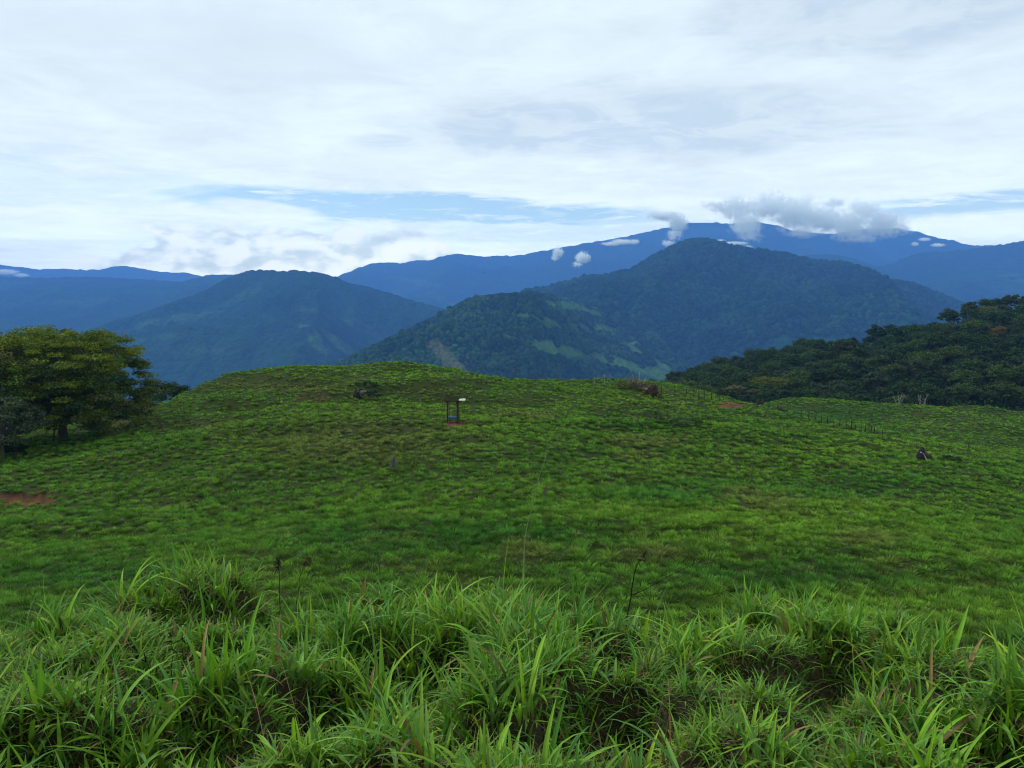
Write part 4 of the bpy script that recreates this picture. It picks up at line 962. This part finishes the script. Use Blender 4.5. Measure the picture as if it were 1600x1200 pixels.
# ------------------------------------------------------------------ stumps, posts, fallen timber
def lumpy(c, r, sd, c_, squash=(1, 1, 1), amp=0.5):
    rg2 = np.random.default_rng(sd); n0, n1 = 9, 12; t = np.linspace(0.05, np.pi-0.05, n0); p = np.linspace(0, 2*np.pi, n1, endpoint=False)
    T_, P_ = np.meshgrid(t, p, indexing='ij'); rr_ = r*(1+amp*(rg2.random(T_.shape)-0.5))
    V = np.stack([rr_*np.sin(T_)*np.cos(P_), rr_*np.sin(T_)*np.sin(P_), rr_*np.cos(T_)], -1)*np.array(squash) + np.array(c)
    i = np.arange(n0-1)[:, None]*n1; j = np.arange(n1)[None, :]; q = np.stack([i+j, i+n1+j, i+n1+(j+1) % n1, i+(j+1) % n1], -1).reshape(-1, 4)
    return V.reshape(-1, 3), q, np.tile(np.array(c_, float), (n0*n1, 1))
BLK = (0.022, 0.020, 0.018); GRY = (0.10, 0.10, 0.085)
# charred stump with a grey log beside it
h = hit(558, 620); u = h[1]/F; rg2 = np.random.default_rng(60)
parts = [tube(wobble((0, 0, -0.2), (-0.1, 0, 0.8), 5, 0.04, rg2), [0.55, 0.50, 0.36, 0.28, 0.16], 9, BLK, 0.25, 1), tube(wobble((-0.25, 0, 0.1), (-0.7, -0.2, 0.0), 4, 0.04, rg2), [0.2, 0.18, 0.12, 0.06], 7, BLK, 0.2, 2), tube(wobble((0.1, -0.1, 0.5), (0.15, 0, 1.05), 4, 0.02, rg2), [0.15, 0.10, 0.06, 0.03], 7, GRY, 0.2, 3)]
v_, q_, c_ = join(parts); tag(obj('tree_stump', mesh('tree_stump', v_, q_, M_bark, c_, True), None, tuple(h)), 'black charred tree stump left of the salt lick, a grey log beside it', 'stump')
parts = [tube(wobble((0.4, -0.1, 0.55), (1.9, -0.2, 0.30), 6, 0.06, rg2), np.linspace(0.24, 0.13, 6), 8, GRY, 0.15, 5), tube(wobble((0.9, -0.1, 0.5), (0.7, 0, 1.0), 4, 0.04, rg2), [0.07, 0.06, 0.04, 0.02], 6, GRY)]
v_, q_, c_ = join(parts); tag(obj('fallen_log', mesh('fallen_log', v_, q_, M_bark, c_, True), None, tuple(h)), 'grey fallen log lying right of the black charred stump', 'log')
hh = hit(582, 627); small_tree('shrub', 582, project(hh)[1]+1, hh[1], 1.1, 1.3, DARK, 'dark leafy shrub at the right end of the grey log', 'shrub', 26, 40, 0.16, 62, 0.03)
hh = hit(572, 608); small_tree('shrub', 572, project(hh)[1]+1, hh[1], 1.5, 0.8, DARK, 'low dark shrub behind the charred stump', 'shrub', 22, 40, 0.16, 63, 0.03)
for px_, py_, w_, h_, lab in ((1022,657,1.6,0.9,'dark low shrub in the hollow below the fallen tree'),(1045,660,1.2,0.6,'small flat shrub in the hollow, middle of three below the fallen tree'),(1072,661,1.5,0.6,'small flat shrub in the hollow, rightmost of three below the fallen tree'),(1205,640,1.6,0.8,'dark bushy shrub at the near end of the long fence'),(1218,646,1.2,0.6,'small shrub just below the long fence start')):
    hh = hit(px_, py_); small_tree('shrub', px_, project(hh)[1]+1, hh[1], w_, h_, DARK, lab, 'shrub', 18, 30, 0.15, px_, 0.03)
# grey cut stump low in the middle of the field
h = hit(616, 735); rg2 = np.random.default_rng(64)
parts = [tube(wobble((-0.10, 0, -0.1), (-0.12, 0, 0.80), 5, 0.02, rg2), [0.17, 0.14, 0.12, 0.11, 0.07], 8, GRY, 0.25, 6), tube(wobble((0.13, 0.02, -0.1), (0.12, 0, 0.68), 5, 0.02, rg2), [0.18, 0.14, 0.12, 0.09, 0.04], 8, (0.12, 0.12, 0.10), 0.25, 7), tube(wobble((0, 0.05, -0.1), (0, 0.02, 0.95), 5, 0.02, rg2), [0.16, 0.13, 0.10, 0.08, 0.03], 8, (0.10, 0.075, 0.05), 0.25, 8)]
v_, q_, c_ = join(parts); tag(obj('tree_stump', mesh('tree_stump', v_, q_, M_bark, c_, True), None, tuple(h)), 'weathered grey split stump standing alone below and left of the salt lick', 'stump')
# split stump on the right slope
h = hit(1443, 720); rg2 = np.random.default_rng(65)
parts = [tube(wobble((-0.3, 0, 0.2), (-0.15, 0, 1.35), 5, 0.05, rg2), [0.42, 0.36, 0.30, 0.22, 0.10], 9, BLK, 0.3, 9), tube(wobble((-0.42, -0.2, 0.95), (0.1, -0.35, 0.25), 4, 0.02, rg2), [0.05, 0.13, 0.12, 0.06], 7, (0.42, 0.42, 0.38), 0.2, 1),
         tube(wobble((0.0, -0.05, 0.8), (0.95, -0.2, 0.0), 6, 0.05, rg2), [0.28, 0.28, 0.24, 0.20, 0.14, 0.08], 8, (0.05, 0.048, 0.042), 0.25, 2)]
v_, q_, c_ = join(parts); tag(obj('tree_stump', mesh('tree_stump', v_, q_, M_bark, c_, True), None, tuple(h)), 'dark leaning split stump with a pale broken face on the right slope', 'stump')
# uprooted tree on the crest
h = hit(1018, 619); rg2 = np.random.default_rng(66); ft = empty('fallen_tree', tuple(h)); u = h[1]/F
tag(ft, 'uprooted fallen tree with a dark root plate lying on the crest', 'fallen tree')
parts = [lumpy((0, 0, 0.45), 0.7, 4, (0.05, 0.028, 0.018), (1.1, 0.7, 0.85), 0.6)]
for k in range(26):
    a_ = rg2.uniform(-0.3, np.pi+0.3); l_ = rg2.uniform(0.7, 1.3); s0 = np.array([0.3*math.cos(a_), -0.1, 0.45+0.3*math.sin(a_)])
    parts.append(tube(wobble(s0, s0+np.array([l_*math.cos(a_), rg2.normal(0, .25), l_*math.sin(a_)*0.8]), 4, 0.06, rg2), [0.12, 0.09, 0.05, 0.015], 6, (0.055, 0.032, 0.022)))
v_, q_, c_ = join(parts); obj('root_plate', mesh('root_plate', v_, q_, M_bark, c_, True), ft)
tipp = hit(982, 602) - h; parts = [tube(wobble((-0.3, 0.2, 0.5), tipp+np.array([0, 0, 0.35]), 8, 0.12, rg2), np.linspace(0.28, 0.10, 8), 8, (0.13, 0.10, 0.075), 0.1)]
for k in range(34):
    t = rg2.uniform(0.25, 1.05); s0 = np.array([-0.3, 0.2, 0.5])*(1-t) + (tipp+np.array([0, 0, .35]))*t
    e0 = s0 + np.array([rg2.normal(-0.1, 0.7), rg2.normal(0, .5), rg2.uniform(0.2, 1.5)]); parts.append(tube(wobble(s0, e0, 5, 0.08, rg2), np.linspace(0.05, 0.015, 5), 6, (0.15, 0.12, 0.10)))
for s_, e_ in (((996, 606), (1000, 576)), ((990, 606), (988, 584)), ((1004, 610), (1008, 590))):
    a_ = hit(*s_)-h; b_ = a_ + np.array([(e_[0]-s_[0])*u, 0, (s_[1]-e_[1])*u]); parts.append(tube(wobble(a_, b_, 5, 0.04, rg2), np.linspace(0.07, 0.025, 5), 6, (0.30, 0.28, 0.25)))
v_, q_, c_ = join(parts); obj('trunk', mesh('trunk', v_, q_, M_bark, c_, True), ft)
sc_ = [at(np.array(rg2.uniform(965, 1010)), np.array(rg2.uniform(598, 606)), h[1]+2) for _ in range(26)]
lv = leaf_cloud(rg2, [(*(p-h), .7, .7, .3, 0) for p in sc_], 26, 0.2, [(0.075, 0.07, 0.04)]); obj('dead_foliage', mesh('dead_foliage', lv[0], lv[1], M_dry, lv[2]), ft)

# ------------------------------------------------------------------ wire fences
def fence(posts, label, hpx, c_=DWOOD, wire=True, sd=0):
    rg2 = np.random.default_rng(sd); P = [hit(px_, py_) for px_, py_ in posts]; rt = empty('fence', tuple(P[0])); O = P[0]; tops = []
    for (p, (px_, py_)) in zip(P, posts):
        u_ = p[1]/F; H_ = hpx*u_*rg2.uniform(0.85, 1.15); r_ = rg2.uniform(0.04, 0.065); lean = rg2.normal(0, 0.05, 2)
        b = p-O; tip_ = b + np.array([lean[0], lean[1], H_])
        v1, q1, c1 = tube(wobble(b-np.array([0, 0, .3]), tip_, 5, 0.015, rg2), np.linspace(r_, r_*0.85, 5), 7, np.array(c_)*rg2.uniform(0.8, 1.3), 0.1, sd)
        obj('post', mesh('post', v1, q1, M_wood, c1, True), rt); tops.append((b, tip_))
    if wire and len(tops) > 1:
        parts = []
        for k in range(len(tops)-1):
            for f_ in (0.35, 0.62, 0.9):
                a_ = tops[k][0]*(1-f_)+tops[k][1]*f_; b_ = tops[k+1][0]*(1-f_)+tops[k+1][1]*f_
                parts.append(tube(wobble(a_, b_, 5, 0.0, rg2, -0.02), 0.008, 6, (0.12, 0.12, 0.11)))
        v1, q1, c1 = join(parts); obj('wire', mesh('wire', v1, q1, M_wire, c1, True), rt)
    tag(rt, label, 'fence', 'wire fences along the pasture'); return rt
fence([(752,600),(760,600)], 'two short fence posts on the crest right of the highest rise', 7, sd=1)
fence([(929,603),(944,601),(953,600)], 'pale fence posts on the skyline left of the fallen tree', 15, (0.16, 0.17, 0.14), sd=2)
fence([(977,604),(987,607),(1034,613),(1053,618),(1072,621),(1083,623),(1092,624),(1101,624),(1112,625),(1124,628)], 'dark post and wire fence running down the crest right of the fallen tree', 15, sd=3)
fence([(1183,637),(1192,640),(1200,642),(1208,643),(1215,644),(1222,646),(1230,647),(1241,650),(1252,654),(1263,656),(1274,659),(1283,661),(1293,662),(1303,664),(1312,666),(1322,668),(1330,670),(1336,672),(1345,674),(1351,676),(1360,678),(1366,679),(1378,682)], 'long post and wire fence running down behind the right-hand rise', 12, sd=4)
fence([(1487,699),(1513,702),(1550,706)], 'sparse fence posts at the far right in front of the far field', 12, sd=5)

# ------------------------------------------------------------------ a bird far off over the valley
bp = at(756, 426, 160.0); rb = empty('bird', tuple(bp)); tag(rb, 'tiny dark soaring bird over the valley in front of the long blue ridge', 'bird')
P_ = np.array([(-0.0, -0.28, 0), (0, -0.2, 0.01), (0, -0.05, 0.02), (0, 0.12, 0.01), (0, 0.3, 0)]); v_, q_, c_ = tube(P_, [0.02, 0.05, 0.07, 0.05, 0.015], 8, (0.02, 0.02, 0.02)); obj('body', mesh('body', v_, q_, M_feather, c_, True), rb)
for s in (-1, 1):
    xs = np.array([0.04, 0.25, 0.5, 0.7]); ch = np.array([0.13, 0.15, 0.10, 0.03]); zz = np.array([0.02, 0.10, 0.12, 0.08]); sw = np.array([0, -0.02, 0.04, 0.12])
    V = []; 
    for k in range(4): V += [(s*xs[k], sw[k]-ch[k]/2*1.2, zz[k]), (s*xs[k], sw[k]+ch[k]/2, zz[k]), (s*xs[k], sw[k]+ch[k]/2, zz[k]-0.012), (s*xs[k], sw[k]-ch[k]/2*1.2, zz[k]-0.012)]
    Qw = []
    for k in range(3):
        for e in range(4): Qw.append([k*4+e, k*4+(e+1) % 4, k*4+4+(e+1) % 4, k*4+4+e])
    Qw += [[0, 3, 2, 1], [12, 13, 14, 15]]
    obj('wing', mesh('wing', V, Qw, M_feather, np.tile(np.array([0.02, 0.02, 0.022]), (16, 1))), rb)

# ------------------------------------------------------------------ low clouds clinging to the mountains: real volumes
import bmesh
def cloud_mat(name, dens, blobs, rmean):
    """vapour that is dense at the heart of each puff and torn up by noise at its rim"""
    m, t, o = mat(name); tcn = t.n.new('ShaderNodeTexCoord'); P_ = tcn.outputs['Object']
    wv = t.v('SCALE', t.v('SUBTRACT', t.noise(P_, 0.9/rmean, 3, 0.6, 0.0, 1), (0.5, 0.5, 0.5)), sc=rmean*1.3)
    Pw = t.v('ADD', P_, wv); best = None
    for c, r in blobs:
        x = t.n.new('ShaderNodeVectorMath'); x.operation = 'LENGTH'
        t.l.new(t.v('DIVIDE', t.v('SUBTRACT', Pw, tuple(c)), tuple(r)), x.inputs[0])
        f = t.m('SUBTRACT', 1.0, x.outputs['Value']); best = f if best is None else t.m('MAXIMUM', best, f)
    n = t.noise(P_, 2.6/rmean, 5, 0.68)
    q = t.m('ADD', best, t.m('MULTIPLY', t.m('SUBTRACT', n, 0.5), 2.1))
    vs = t.n.new('ShaderNodeVolumePrincipled'); vs.inputs['Color'].default_value = (0.965, 1.0, 0.98, 1); vs.inputs['Anisotropy'].default_value = 0.0
    t.l.new(t.m('MULTIPLY', t.m('MULTIPLY', t.ramp(q, 0.10, 0.75), t.ramp(best, 0.0, 0.12)), dens), vs.inputs['Density']); t.l.new(vs.outputs[0], o.inputs['Volume'])
    m.cycles.volume_step_rate = 1.0
    return m
def cloud(puffs, Y_, label, tau, sd, thick=0.8):
    """puffs: (px, py, rx, ry) in pixels; one closed hull round them, vapour inside"""
    rg2 = np.random.default_rng(sd); k = Y_/F; c0 = at(puffs[0][0], puffs[0][1], Y_); bl = []
    for (px_, py_, rx, ry) in puffs:
        c = at(px_, py_, Y_) - c0; dpt = max(ry, 0.55*rx)*k*1.2; c[1] += rg2.uniform(-0.3, 0.3)*dpt
        bl.append((c, np.array([rx*k*1.35, dpt, ry*k*1.35])))
    rmean = float(np.mean([b[1][2] for b in bl])); dens = tau/(np.mean([b[1][1] for b in bl])*1.2)
    # hull: union of the puffs grown a little, fused by a voxel remesh
    bm = bmesh.new()
    for c, r in bl:
        n0 = len(bm.verts); bmesh.ops.create_icosphere(bm, subdivisions=3, radius=1.0); bm.verts.ensure_lookup_table()
        for v in bm.verts[n0:]: v.co = Vector(tuple(np.array(v.co)*r*1.7 + c))
    me = bpy.data.meshes.new('low_cloud'); bm.to_mesh(me); bm.free()
    o = bpy.data.objects.new('low_cloud', me); col.objects.link(o); md = o.modifiers.new('r', 'REMESH'); md.mode = 'VOXEL'; md.voxel_size = max(rmean*0.35, 12.0)
    dg = bpy.context.evaluated_depsgraph_get(); me2 = bpy.data.meshes.new_from_object(o.evaluated_get(dg)); o.modifiers.clear(); o.data = me2; bpy.data.meshes.remove(me)
    me2.name = 'low_cloud'; me2.materials.clear(); me2.materials.append(cloud_mat('cloud_vapour', dens, bl, rmean)); o.location = tuple(c0)
    tag(o, label, 'cloud', 'low clouds around the mountain tops'); return o
cloud([(1155,325,30,17),(1170,350,22,18),(1172,368,18,9),(1205,322,38,20),(1245,335,38,24),(1290,345,36,20),(1330,352,28,22),(1350,332,26,17),(1380,350,34,20),(1345,370,20,10),(1255,362,26,7),(1125,322,24,8),(1300,318,20,7),(1410,358,18,8)], 5300, 'largest white cloud bank resting on the highest peaks', 3.4, 1)
cloud([(1060,348,14,12),(1054,366,11,9),(1044,380,10,6),(1040,338,26,7)], 5300, 'small cloud on the ridge just left of the central summit', 4.5, 2)
cloud([(872,394,8,7),(867,403,6,5)], 5300, 'small round white cloud, left one of the two below the long ridge', 5.0, 3)
cloud([(911,402,11,8),(902,413,8,5)], 5300, 'small round white cloud, right one of the two below the long ridge', 5.0, 4)
cloud([(955,381,14,2.5),(972,378,16,4),(990,378,9,4)], 5300, 'thin white cloud streak lying along the long blue ridge', 5.0, 5)
cloud([(1150,380,18,2.5),(1167,386,9,3),(1125,376,8,2)], 5300, 'low cloud scrap behind the right shoulder of the central summit', 4.0, 6)
cloud([(1430,381,6,3),(1445,374,9,2.5),(1466,383,10,2.5)], 5300, 'small cloud scraps right of the largest cloud bank', 4.0, 7)
cloud([(8,425,20,4),(32,430,12,2.5)], 8200, 'white cloud lying behind the plateau at the far left', 4.0, 8)

# ------------------------------------------------------------------ the hazy air
hv = box((0, 7150, 120), (30000, 14900, 1240)); hz_m, ht, ho = mat('haze')
vp = ht.n.new('ShaderNodeVolumePrincipled'); vp.inputs['Color'].default_value = (*HAZE_COL, 1); vp.inputs['Density'].default_value = HAZE; vp.inputs['Anisotropy'].default_value = 0.0
ht.l.new(vp.outputs[0], ho.inputs['Volume'])
hm = mesh('haze', hv[0], hv[1], hz_m); hb = bmesh.new(); hb.from_mesh(hm); bmesh.ops.recalc_face_normals(hb, faces=hb.faces); hb.to_mesh(hm); hb.free()
tag(obj('haze', hm), kind='stuff')
